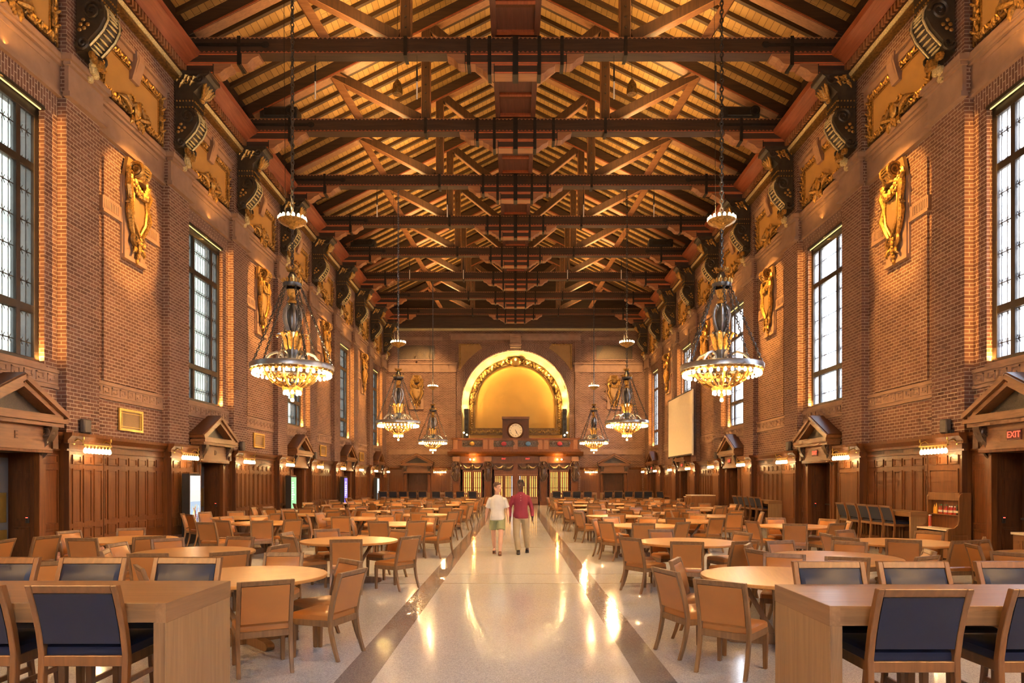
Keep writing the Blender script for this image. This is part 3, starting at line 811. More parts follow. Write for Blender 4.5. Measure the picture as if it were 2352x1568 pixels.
# trusses
def make_truss():
    t = thing('roof_truss', None, None)
    d = .20
    b = MB(); b.box(-9.65, 9.65, -d, d, Z_TIE0, Z_TIE1, 'beam'); tb = b.build('tie_beam', t, smooth=False, bevel=.015)
    for z, u in ((Z_TIE0+.012, 1), (Z_TIE1-.012, -1)):
        tr = MB()
        for i in range(148):
            x = -9.6+i*.13
            tr.prism([(x, z), (x+.13, z), (x+.065, z+u*.055)], 'y', -d-.012, -d, 'beam_red' if u > 0 else 'beam_warm')
        tr.build('sawtooth_edging', tb, smooth=False)
    def bolster(x0, x1, z0, z1, e0, e1, name):
        """stepped timber under the tie beam, cyma cut ends where e is set"""
        p = []
        if e0: p += [(x0-.42, z1), (x0-.40, z1-.06), (x0-.22, z1-.14), (x0-.10, z0+.03), (x0-.02, z0)]
        else: p += [(x0, z1), (x0, z0)]
        if e1: p += [(x1+.02, z0), (x1+.10, z0+.03), (x1+.22, z1-.14), (x1+.40, z1-.06), (x1+.42, z1)]
        else: p += [(x1, z0), (x1, z1)]
        b = MB(); b.prism(p, 'y', -d+.01, d-.01, 'beam_warm')
        for xx in [x0+.10] + ([x1-.10] if x1-x0 > 1 else []): b.box(xx, xx+.02, -d-.006, d+.006, z0-.004, z1, 'iron')
        o = b.build(name, t, smooth=False)
        f = MB(); f.box(x0+.1, x1-.1, -d-.004, -d+.01, z1-.05, z1-.01, 'sawtooth_red'); f.box(x0+.1, x1-.1, -d-.004, -d+.01, z0+.02, z0+.05, 'sawtooth_red')
        f.box(x0+.1, x1-.1, -d-.003, -d+.01, z0+.05, z1-.05, 'beam'); f.build('painted_face', o, smooth=False)
    bolster(-1.55, 1.55, 13.70, Z_TIE0, 1, 1, 'centre_bolster'); bolster(-.72, .72, 13.42, 13.70, 1, 1, 'centre_bolster')
    for sg in (-1, 1):
        a = (9.65, 7.75)
        for z0, z1, q in ((13.70, Z_TIE0, 7.75), (13.42, 13.70, 8.55)):
            bolster(*( (-9.6, -q) if sg < 0 else (q, 9.6)), z0, z1, sg > 0, sg < 0, 'wall_bolster')
        # principal rafter
        b = MB(); b.bar((sg*9.75, 0, 14.55), (0, 0, 14.55+9.75*SL), .38, .42, 'beam'); b.build('principal_rafter', t, smooth=False, bevel=.012)
        ed = MB(); ed.bar((sg*9.2, -.20, 14.61), (sg*.3, -.20, 14.55+9.45*SL-.20), .02, .05, 'beam_red'); ed.bar((sg*9.2, 0, 14.60), (sg*.4, 0, 14.55+9.35*SL-.22), .34, .03, 'beam_warm'); ed.build('rafter_edging', t, smooth=False)  # red edging, plus an underside strip coloured as if lit from below
        b = MB(); b.box(sg*3.15-.14, sg*3.15+.14, -.16, .16, Z_TIE1-.05, 14.55+6.6*SL, 'beam_upright')
        q = b.build('queen_post', t, smooth=False, bevel=.012)
        b = MB()
        for i in range(9): b.ball((sg*3.15, -.165, Z_TIE1+.3+i*.3), (.03, .02, .03), 'steel_dark', 6, 4)
        b.build('bolts', q)
        e = MB()
        for xx in (-.155, .145): e.box(sg*3.15+xx, sg*3.15+xx+.012, -.15, .15, Z_TIE1, 14.55+6.5*SL, 'beam_warm')
        e.build('edge_strip', q, smooth=False)
        b = MB(); b.bar((sg*3.35, 0, Z_TIE1+.05), (sg*6.45, 0, 16.12), .30, .30, 'beam_upright'); b.build('strut', t, smooth=False, bevel=.012)
        e = MB(); e.bar((sg*3.55, 0, Z_TIE1-.02), (sg*6.42, 0, 15.92), .28, .03, 'beam_warm'); e.build('strut_lit_underside', t, smooth=False)  # lighter strip: light from below put into the underside colour
        b = MB(); b.bar((sg*6.38, .0, 16.0), (sg*5.45, .0, Z_TIE1), .26, .26, 'beam_warm'); b.build('brace', t, smooth=False, bevel=.012)
        b = MB(); b.bar((sg*3.0, 0, 17.75), (sg*.62, 0, 15.85), .30, .30, 'beam_upright'); b.bar((sg*2.92, 0, 17.5), (sg*.62, 0, 15.64), .28, .03, 'beam_warm'); b.build('inner_brace', t, smooth=False, bevel=.012)  # second bar is lighter: the lit underside put into the colour
        b = MB(); b.prism([(sg*5.9, 15.9), (sg*6.5, 16.05), (sg*6.7, 15.86), (sg*6.95, 15.82), (sg*7.1, 15.62), (sg*7.35, 15.60), (sg*7.4, 15.72), (sg*6.4, 16.22)], 'y', -.17, .17, 'beam_warm'); b.build('carved_corbel', t, smooth=False)
    b = MB(); b.box(-.15, .15, -.16, .16, Z_TIE1, 19.3, 'beam_upright'); b.build('king_post', t, smooth=False)
    for x in (-1.34, -.74, 0, .68, 1.33, -3.15, 3.15, -7.9, 7.9):
        b = MB(); z0 = 13.40 if abs(x) < 1 else (13.68 if abs(x) < 3 else (13.95 if abs(x) < 5 else 13.68)); w = .05 if x else .08
        b.box(x-w, x+w, -d-.022, -d-.006, z0, Z_TIE1+.02, 'iron'); b.box(x-w, x+w, -d-.02, d+.02, z0-.018, z0-.004, 'iron'); b.build('iron_strap', t, smooth=False)
    for sg in (-1, 1):
        b = MB(); b.box(sg*9.5, sg*7.2, -d-.03, -d-.006, 14.20, 14.28, 'iron'); b.ball((sg*7.15, -d-.02, 14.24), (.12, .02, .10), 'iron', 8, 5); b.build('iron_strap', t, smooth=False)
    return t
TR = None
for k in range(-1, K1+1):
    y = py(k)+PIER/2
    if TR is None: TR = o = make_truss(); o.location = (0, y, 0)
    else: o = dup(TR, (0, y, 0))
    tag(o, 'dark timber roof truss with painted tie beam across the hall, %s from the camera' % ORD[k+1], 'roof truss', 'timber roof trusses')
# boxed timber duct along the ridge, one length per bay
SP = None
for k in range(-1, K1):
    y0 = py(k)+PIER/2+.24; L = PITCH-.48
    if SP is None:
        SP = thing('ridge_duct', None, None); b = MB()
        b.box(-.66, .66, 0, L, 14.34, 14.40, 'spine_red'); b.box(-.69, -.63, 0, L, 14.30, 15.7, 'spine_red'); b.box(.63, .69, 0, L, 14.30, 15.7, 'spine_red')
        b.box(-.66, .66, 0, L, 15.66, 15.7, 'spine_red'); b.build('duct_casing', SP, smooth=False)
        b = MB()
        for x in (-.69, .53): b.box(x, x+.16, 0, L, 14.26, 14.34, 'spine_red')
        b.build('edge_rail', SP, smooth=False)
        for i in range(4):
            b = MB(); yy = .02+i*(L-.16)/3; b.box(-.53, .53, yy, yy+.13, 14.27, 14.34, 'beam_red'); b.box(-.53, .53, yy+.13, yy+.3, 14.31, 14.34, 'panel_oak_dark'); b.build('cross_rail', SP, smooth=False)
        o = SP
    else: o = dup(SP, (0, y0, .22))
    o.location = (0, y0, .22)
    tag(o, 'red brown boxed duct under the ridge, %s length from the camera' % ORD[k+1], 'ceiling duct', 'boxed ridge ducts')
# ------------------------------------------------------------------ end wall
YE = Y_END
EP = YE/F
def ex(px): return (px-PX0)*EP
def ez(py_): return CAM_Z+(PY0-py_)*EP
AC, RO, RI = 7.69, 4.14, 3.20
w = MB()
DX = 7.5; DW = DOOR_HALF+.12
for sg in (-1, 1):
    a, b = (RO, 10.5)
    def bx(x0, x1, z0, z1, y0=YE, y1=YE+1.6, m='brick'): w.box(*sorted((sg*x0, sg*x1)), y0, y1, z0, z1, m)
    bx(RO, DX-DW, 0, 13.4); bx(DX+DW, 10.5, 0, 13.4); bx(DX-DW, DX+DW, DOOR_H+.4, 13.4); bx(DX-DW, DX+DW, 0, DOOR_H+.4, YE+.65)
    bx(4.55, 5.0, 0, 13.0, YE-.16, YE, 'brick')
w.box(-RO, RO, YE, YE+1.6, 0, 4.95, 'brick')
N = 40
arc = [(RO*math.cos(PI*i/N), AC+RO*math.sin(PI*i/N)) for i in range(N+1)]
for i in range(N):
    (x0, z0), (x1, z1) = arc[i], arc[i+1]
    w.prism([(x0, z0), (x0, 13.4), (x1, 13.4), (x1, z1)], 'y', YE, YE+1.6, 'brick')
w.box(-10.5, 10.5, YE, YE+1.6, 13.4, 21., 'beam')
we = tag(w.build('wall_end', smooth=False), 'brick end wall with a great lit arch over the timber porch', 'wall', kind='structure')
st = MB()
def vous(r0, r1, y, m, n=44):               # radial brick band round the arch
    pts = [[(r*math.cos(PI*i/n), y, AC+r*math.sin(PI*i/n)) for r in (r0, r1)] for i in range(n+1)]
    for i in range(n):
        p = pts[i]; q = pts[i+1]; st.hexa([p[0], p[1], q[1], q[0]], [(v[0], YE, v[2]) for v in (p[0], p[1], q[1], q[0])], m)
vous(RO, RO+.62, YE-.03, 'brick_upright')
st.box(-4.95, 4.95, YE-.20, YE, 12.55, 12.98, 'stone'); st.box(-5.05, 5.05, YE-.26, YE, 12.9, 13.02, 'stone')
for sg in (-1, 1):
    st.box(*sorted((sg*4.5, sg*5.05)), YE-.24, YE, 10.1, 10.74, 'stone'); st.box(*sorted((sg*4.4, sg*5.15)), YE-.34, YE, 10.66, 10.8, 'stone')
    st.box(*sorted((sg*5.0, sg*9.7)), YE-.1, YE, 10.1, 10.74, 'stone'); st.box(*sorted((sg*5.0, sg*9.7)), YE-.2, YE, 10.68, 10.8, 'stone')
    st.box(*sorted((sg*5.6, sg*9.3)), YE-.06, YE, 12.55, 12.8, 'stone'); st.box(*sorted((sg*5.0, sg*9.7)), YE-.05, YE, 3.8, 4.2, 'stone')
st.prism([(YE-.55, 12.95), (YE-.55, 12.6), (YE-.35, 11.95), (YE, 11.9), (YE, 12.95)], 'x', -.42, .42, 'stone')
for z in (12.75, 12.15): st.ball((0, YE-.45, z), (.5, .14, .16), 'stone_dark', 10, 6)
st.box(-10., 10., YE-.3, YE+.02, 13.26, 13.40, 'gold_pale'); st.box(-10., 10., YE-.5, YE+.02, 13.4, 14.3, 'beam')
st.build('stone_dressing', we, smooth=False)
# recessed arch: cove, gilt frame, painted lunette
rec = MB()
def arch_profile(r, drop, n=N):
    return [(r, AC-drop)]+[(r*math.cos(PI*i/n), AC+r*math.sin(PI*i/n)) for i in range(n+1)]+[(-r, AC-drop)]
prev = None
for r, y in ((RO+.01, YE), (RO+.05, YE+.28), (4.0, YE+.62), (3.75, YE+.82), (3.62, YE+.86)):
    cur = [(x, y, z) for x, z in arch_profile(r, AC-4.95 if r > 3.9 else AC-5.0)]
    if prev:
        n_ = len(cur)
        rec.add(prev+cur, [(i, i+1, n_+i+1, n_+i) for i in range(n_-1)], 'cove_plaster')
    prev = cur
cove = rec.build('arch_cove', we)
l = MB(); l.tube([(4.06*math.cos(PI*i/36), YE+.12, AC+4.06*math.sin(PI*i/36)) for i in range(-3, 40)], .022, 5, 'rail_light'); l.build('cove_light_strip', we)
lu = MB(); prof = [(3.66, 5.0)]+[(3.66*math.cos(PI*i/N), AC+3.66*math.sin(PI*i/N)) for i in range(N+1)]+[(-3.66, 5.0)]
lu.prism(prof, 'y', YE+.95, YE+1.1, 'lunette'); lu.build('lunette', we, smooth=False)
gf = MB(); rr = random.Random(21)
for r in (3.62, 3.16): gf.tube([(r*math.cos(PI*i/N), YE+.88, AC+r*math.sin(PI*i/N)) for i in range(N+1)], .055, 6, 'gilt_dark')
prev = None
for r, y in ((3.62, YE+.9), (3.4, YE+.82), (3.16, YE+.92)):
    cur = [(r*math.cos(PI*i/N), y, AC+r*math.sin(PI*i/N)) for i in range(N+1)]
    if prev: gf.add(prev+cur, [(i, i+1, N+2+i, N+1+i) for i in range(N)], 'gilt_dark')
    prev = cur
for i in range(120):
    q = PI*i/119; r = 3.4+.1*math.sin(i*1.9)
    gf.ball((r*math.cos(q), YE+.84, AC+r*math.sin(q)), (.10, .07, .10), 'gold', 6, 4)
for q in (PI*.14, PI*.27, PI*.73, PI*.86):
    gf.ball((3.4*math.cos(q), YE+.80, AC+3.4*math.sin(q)), (.22, .12, .22), 'gold', 8, 6)
for sg in (-1, 1):
    for x in (3.62, 3.2): gf.box(sg*x-.05, sg*x+.05, YE+.82, YE+.95, 5.4, AC, 'gilt_dark')
    for i in range(12): gf.ball((sg*3.4, YE+.84, 5.5+i*.19), (.12, .07, .10), 'gold', 6, 4)
    gf.box(*sorted((sg*.95, sg*3.6)), YE+.80, YE+.95, 5.36, 5.90, 'gilt_dark')
    for i in range(20): gf.ball((sg*(1.05+i*.125), YE+.80, 5.62+.06*math.sin(i*1.7)), (.09, .06, .09), 'gold', 6, 4)
gf.ball((0, YE+.72, AC+3.35), (.42, .2, .40), 'gold', 12, 8)
for sg in (-1, 1): gf.spiral((sg*.5, YE+.74, AC+3.5), .25, .05, 1.4, 0, .08, 'gold', 'xz', d=sg)
gf.build('gilt_arch_frame', we)
for sg in (-1, 1):                               # spandrel panels and high grilles
    g = MB(); x0, x1 = 4.35, 2.75; zt = 12.28; zb = 10.3
    pts = [(sg*x0, zb), (sg*x0, zt), (sg*x1, zt)]
    a = math.atan2(zt-AC, x1); b_ = math.atan2(zb-AC, x0)
    pts += [(sg*4.95*math.cos(a+(b_-a)*i/6), AC+4.95*math.sin(a+(b_-a)*i/6)) for i in range(7)]
    g.prism(pts, 'y', YE-.06, YE, 'ochre')
    for (p, q, n_) in (((x0-.1, zb+.1), (x0-.1, zt-.08), 14), ((x0-.1, zt-.08), (x1+.1, zt-.08), 12)):
        garland(g, [(sg*p[0], YE-.08, p[1]), (sg*q[0], YE-.08, q[1])], .06, 'gold', rr, n_*2)
    g.build('spandrel_panel', we)
    g = MB(); g.box(*sorted((sg*6.2, sg*8.95)), YE-.03, YE, 11.1, 12.15, 'wire_mesh')
    for i in range(24):
        x = 6.3+i*.11; g.bar((sg*x, YE-.04, 11.15), (sg*min(x+.5, 8.9), YE-.04, min(12.1, 11.15+.95*min(1, (8.9-x)/.5))), .015, .02, 'gilt_dark', (0, 1, 0))
    g.box(*sorted((sg*6.1, sg*9.05)), YE-.08, YE, 11.02, 11.1, 'stone'); g.build('grille', we, smooth=False)
    o = dup(PC, (sg*7.53, YE-.04, 8.62), -PI/2, 'gilded shield cartouche on the end wall %s of the great arch' % S(sg), 'gilded wall cartouches')
    DOOR_N += 1
    o = make_door(1); o.name = 'door_%d' % DOOR_N; o.location = (sg*DX, YE-.08, 0); o.rotation_euler = (0, 0, -PI/2)
    tag(o, 'pedimented oak door in the end wall %s of the timber porch' % S(sg), 'door', 'end wall doors', 'structure')
    wd = MB()
    for x0, x1, cols in ((4.9, DX-DW-.12, 4), (DX+DW+.12, 9.65, 2)):
        ww = MB(); ww.box(-.12, .0, x0, x1, .26, 2.83, 'panel_oak'); cornice(ww, x0, x1, -.12); cw = (x1-x0)/cols
        for i in range(cols):
            for z0, z1 in ROWS: panel(ww, x0+cw*i+.04, x0+cw*(i+1)-.04, z0, z1, -.12)
        ww.box(-.17, 0, x0, x1, 0, .27, 'marble')
        wd.merge(ww, Matrix(((0, sg, 0, 0), (1, 0, 0, YE-.02), (0, 0, 1, 0), (0, 0, 0, 1))))
    TRIM_N += 1
    tag(wd.build('trim_%d' % TRIM_N, smooth=False), 'oak wainscot along the end wall %s of the porch' % S(sg), 'wainscot', 'end wall wainscot', 'structure')
# back wall behind the camera, with a tall unseen window added for daylight
w = MB()
for a in ((-10.5, -3.4, 0, 21), (3.4, 10.5, 0, 21), (-3.4, 3.4, 0, 3.6), (-3.4, 3.4, 11, 21)): w.box(a[0], a[1], Y_BACK-.5, Y_BACK, a[2], a[3], 'brick')
wb = tag(w.build('wall_back', smooth=False), 'brick wall behind the camera', 'wall', kind='structure')
w = MB(); w.box(-3.4, 3.4, Y_BACK-.26, Y_BACK-.25, 3.6, 11, 'leaded_glass_right'); w.build('pane', wb, smooth=False)
w = MB()
for x in (-3.3, -1.2, 1.2, 3.3): w.box(x-.1, x+.1, Y_BACK-.34, Y_BACK-.16, 3.6, 11, 'bronze_frame')
for z in (3.7, 5.4, 8.8, 10.9): w.box(-3.4, 3.4, Y_BACK-.34, Y_BACK-.16, z-.1, z+.1, 'bronze_frame')
w.build('window_frame', wb, smooth=False)

# ------------------------------------------------------------------ timber porch with balcony
YP = 50.1; SP_ = YP/F
def vx(px): return (px-PX0)*SP_
def vz(py_): return CAM_Z+(PY0-py_)*SP_
po = thing('entrance_porch', 'carved oak entrance porch with balcony under the great arch', 'porch', (0, YP, 0))
b = MB()
b.box(-4.5, 4.5, .1, 2.2, 3.05, 3.62, 'panel_oak'); b.box(-4.62, 4.62, -.06, 2.2, 3.10, 3.20, 'panel_oak')
b.prism([(-.02, 3.60), (-.20, 3.68), (-.42, 3.78), (-.50, 3.92), (2.2, 3.92), (2.2, 3.60)], 'x', -4.95, 4.95, 'panel_oak')
b.box(-4.75, 4.75, -.3, 2.2, 3.92, 4.0, 'panel_oak')
for sg in (-1, 1): b.box(*sorted((sg*4.3, sg*4.5)), .15, 2.2, 0, 3.1, 'panel_oak')
b.build('entablature', po, smooth=False)
b = MB(); b.box(-4.6, 4.6, -.2, -.02, 4.0, 4.84, 'panel_oak'); b.box(-4.7, 4.7, -.26, .04, 4.80, 4.92, 'panel_oak'); b.box(-4.66, 4.66, -.24, 0, 4.0, 4.10, 'panel_oak')
for x in (-4.4, -2.2, -1.75, 0, 1.8, 2.25, 4.4): b.box(x-.16, x+.16, -.23, -.02, 4.1, 4.8, 'hood_oak')
for sg in (-1, 1): b.box(*sorted((sg*4.45, sg*4.6)), -.2, 2.1, 4.0, 4.84, 'panel_oak')
b.build('balcony_parapet', po, smooth=False)
for i, (xa, xb) in enumerate(((1062, 1108), (1134, 1181), (1190, 1236), (1262, 1308))):
    c = MB(); x0, x1 = vx(xa), vx(xb); c.box(x0, x1, -.22, -.2, 4.28, 4.72, 'carved_black')
    for j in range(7):
        x = x0+.12+j*(x1-x0-.24)/6; c.spiral((x, -.23, 4.5), .15, .03, 1.5, j*1.3, .035, 'carved_brown', 'xz', d=1 if j % 2 else -1)
    c.ball(((x0+x1)/2, -.24, 4.5), (.2, .06, .17), ('gold', 'maroon', 'shield_blue', 'maroon')[i], 10, 6)
    c.build('carved_panel', po)
def statue(x):
    """carved half figure holding up the beam, drapery below"""
    t = MB(); z0 = 1.75; y = -.26
    m = 'carved_brown'
    t.loft([[(x+rx*math.cos(q), y+.06+ry*math.sin(q), z) for q in (2*PI*k/12 for k in range(12))] for rx, ry, z in
            ((.07, .07, z0), (.20, .15, z0+.14), (.23, .17, z0+.34), (.19, .15, z0+.5), (.22, .16, z0+.62), (.16, .12, z0+.78), (.20, .14, z0+.95), (.24, .13, z0+1.05), (.14, .10, z0+1.14), (.07, .07, z0+1.18), (.07, .07, z0+1.24))], m)
    t.ball((x, y-.04, z0+1.30), (.095, .11, .125), m, 10, 8); t.ball((x, y-.12, z0+1.24), (.06, .05, .08), m, 8, 6); t.ball((x, y+.02, z0+1.34), (.115, .11, .11), m, 8, 6)
    for sg in (-1, 1):
        t.tube([(x+sg*.20, y+.05, z0+1.04), (x+sg*.33, y, z0+1.12), (x+sg*.27, y, z0+1.34), (x+sg*.15, y+.06, z0+1.45)], [.075, .065, .055, .045], 8, m)
        t.tube([(x+sg*.2, y, z0+.66), (x+sg*.26, y-.08, z0+.46), (x+sg*.18, y-.1, z0+.26), (x+sg*.06, y-.04, z0+.05)], [.06, .08, .07, .03], 7, m)
        t.spiral((x+sg*.16, y-.10, z0+.40), .09, .02, 1.3, 0, .03, m, 'xz', d=sg)
        t.ball((x+sg*.08, y-.07, z0+.96), (.08, .06, .07), m, 8, 6)
    for q in (-.1, 0, .1): t.tube([(x+q, y-.12, z0+.62), (x+q*1.3, y-.15, z0+.4), (x+q*.7, y-.08, z0+.12)], [.025, .04, .015], 5, m)
    return t
for px in (1048, 1121, 1248, 1320):
    x = vx(px)
    pi_ = MB(); pi_.hexa([(x-.14, -.1, .3), (x+.14, -.1, .3), (x+.14, .2, .3), (x-.14, .2, .3)], [(x-.24, -.22, 1.72), (x+.24, -.22, 1.72), (x+.24, .2, 1.72), (x-.24, .2, 1.72)], 'panel_oak')
    pi_.box(x-.26, x+.26, -.16, .25, 0, .3, 'panel_oak'); pi_.box(x-.3, x+.3, -.02, .25, .3, 3.1, 'panel_oak_dark'); pi_.box(x-.27, x+.27, -.24, .2, 1.7, 1.76, 'panel_oak')
    pi_.box(x-.26, x+.26, -.22, .2, 3.22, 3.58, 'hood_oak')
    o = pi_.build('pillar', po, smooth=False)
    statue(x).build('carved_figure', o)
b = MB(); b.box(-.17, .17, 0, .25, 0, 3.1, 'panel_oak'); b.build('pillar', po, smooth=False)
for xa, xb, zt, day in ((1063, 1107, 2.50, 0), (1135, 1180, 2.20, 1), (1190, 1236, 2.20, 2), (1262, 1307, 2.50, 0)):
    x0, x1 = vx(xa)-.02, vx(xb)+.02; c = (x0+x1)/2
    dl = MB(); dl.box(x0-.1, x1+.1, .12, .22, 2.62, 3.08, 'panel_oak_dark')
    for sg in (-1, 1):                          # swag over the door
        dl.tube([(c, .08, 2.98), (c+sg*.2, .06, 2.74), (c+sg*.45, .06, 2.72), (c+sg*.7, .08, 2.95)], [.06, .09, .08, .03], 6, 'carved_brown')
    dl.ball((c, .04, 2.84), (.13, .1, .17), 'carved_brown', 8, 6)
    dl.build('transom_carving', po)
    for q in (0, 1):
        a, e = (x0, c-.01) if q == 0 else (c+.01, x1)
        d = MB(); d.box(a, e, .14, .2, 0, 2.6, 'panel_oak'); d.box(a+.05, e-.05, .12, .14, .12, .5, 'hood_oak')
        for z in (.56, zt+.02): d.box(a, e, .12, .14, z, z+.05, 'hood_oak')
        o = d.build('door_leaf', po, smooth=False)
        n_ = 4; wd = (e-a-.16)/n_
        for i in range(n_):
            s_ = MB(); x = a+.08+wd*(i+.5); mt = 'lit_slot_day' if (day == 1 and q == 1 and i == 3) or (day == 2 and q == 0 and i == 0) else 'lit_slot'
            s_.box(x-.026, x+.026, .132, .142, .62, zt-.06, mt); s_.build('lit_glazing_slot', o, smooth=False)
        b = MB(); b.box(a+.06, e-.06, .118, .13, 1.25, 1.29, 'iron'); b.box(a+.06, e-.06, .118, .13, 2.0, 2.03, 'iron'); b.build('cross_bar', o, smooth=False)
for px in (1157, 1212):
    x = vx(px); b = MB(); b.box(x-.16, x+.16, .06, .1, 3.3, 3.52, 'sign_red'); o = b.build('exit_sign', po, smooth=False)
    letters('EXIT', o, Matrix(((1, 0, 0, x), (0, 0, -1, .055), (0, 1, 0, 3.41), (0, 0, 0, 1))), .15, 'exit_red', 'exit_lettering', .004)
for px in (1080, 1088, 1280, 1290):
    x = vx(px); b = MB(); b.ball((x, .0, 3.36), (.06, .05, .06), 'bulb_soft', 8, 6); b.box(x-.02, x+.02, .0, .1, 3.34, 3.38, 'brass'); b.build('emergency_lamp', po)
for i, (px, py_) in enumerate(((1064, 992), (1071, 997), (1298, 998), (1304, 992))):
    t = thing('spot_lamp', 'small lit spot lamp on the balcony, %s' % ('outer left', 'inner left', 'inner right', 'outer right')[i], 'lamp', (vx(px), YP+.6, 3.98), 0, 'balcony spot lamps')
    b = MB(); z = vz(py_)-3.98; b.tube([(0, 0, 0), (0, 0, z-.05)], .02, 6, 'iron'); b.lathe([(.03, -.1), (.08, .05)], 8, 'iron', (0, .06, z)); b.build('stand', t)
    b = MB(); b.ball((0, -.04, z), (.07, .05, .07), 'bulb_soft', 8, 6); b.build('bulb', t)
for sg in (-1, 1):
    t = thing('loudspeaker_column', 'tall black loudspeaker beside the lit arch, %s side' % S(sg), 'speaker', (sg*3.75, YE-.1, 4.95), 0, 'arch loudspeakers')
    b = MB(); b.box(-.16, .16, -.14, .14, .0, 2.35, 'black_plastic'); b.build('cabinet', t, smooth=False, bevel=.02)
    b = MB()
    for i in range(5): b.lathe([(.11, 0), (.10, .012), (.03, .0)], 12, 'iron', (0, 0, 0), M=Matrix.Translation((0, -.145, .3+i*.42)) @ Matrix.Rotation(PI/2, 4, 'X'))
    b.build('driver', t)
# clock
ck = thing('wall_clock', 'white faced clock with roman numerals in an oak case below the arch', 'clock', (.01, YP+.45, 4.0))
cz = CAM_Z+(PY0-988)*(YP+.3)/F-4.0
b = MB(); b.box(-.98, .98, 0, .55, 0, cz+.95, 'panel_oak_dark'); b.box(-1.02, 1.02, -.12, .6, cz+.86, cz+1.02, 'hood_oak'); b.box(-.9, .9, -.06, .5, cz+.72, cz+.86, 'panel_oak_dark'); b.box(-1.2, 1.2, -.1, .6, 0, .2, 'panel_oak')
b.build('case', ck, smooth=False)
Mc = Matrix.Translation((0, -.02, cz)) @ Matrix.Rotation(PI/2, 4, 'X')
b = MB(); b.lathe([(.50, .06), (.56, .10), (.62, .06), (.66, -.06), (.66, -.1)], 40, 'panel_oak_dark', M=Mc); b.build('bezel', ck)
b = MB(); b.lathe([(.5, 0), (.5, .05), (.001, .05)], 40, 'clock_white', M=Mc); fc = b.build('clock_face', ck)
for i, nmr in enumerate(('XII', 'I', 'II', 'III', 'IV', 'V', 'VI', 'VII', 'VIII', 'IX', 'X', 'XI')):
    q = i*PI/6
    letters(nmr, fc, Matrix.Translation((.39*math.sin(q), -.075, cz+.39*math.cos(q))) @ Matrix.Rotation(q, 4, 'Y') @ Matrix.Rotation(PI/2, 4, 'X'), .135, 'ink', 'numeral', .003)
for q, L, wd in ((rad(150), .40, .02), (rad(162), .26, .03)):
    b = MB(); b.bar((-.06*math.sin(q), -.09, cz-.06*math.cos(q)), (L*math.sin(q), -.09, cz+L*math.cos(q)), .012, wd, 'ink'); b.build('clock_hand', ck, smooth=False)

# ------------------------------------------------------------------ chandeliers (z = 0 at the rim of the great ring)
def chain(mb, p0, p1, m, link=.085, rt=.011, wd=.026):
    p0 = Vector(p0); p1 = Vector(p1); d = (p1-p0); n = max(2, int(d.length/(link*.74))); t = d.normalized()
    a = t.orthogonal().normalized(); b = t.cross(a)
    for i in range(n):
        c = p0+d*((i+.5)/n); u = a if i % 2 else b
        mb.tube([c+t*(link/2*math.cos(q))+u*(wd*math.sin(q)) for q in (2*PI*j/7 for j in range(7))], rt, 4, m, closed=True)
def bulbs(parent, n, r, z, size=1., a0=0.):
    b = MB(); b.lathe([(.012*size, .02), (.026*size, .0), (.034*size, -.03), (.030*size, -.055), (.012*size, -.07)], 9, 'bulb'); me = b.mesh('bulb')
    for i in range(n):
        q = a0+2*PI*i/n; o = bpy.data.objects.new('bulb', me); COL.objects.link(o); o.parent = parent; o.location = (r*math.cos(q), r*math.sin(q), z)
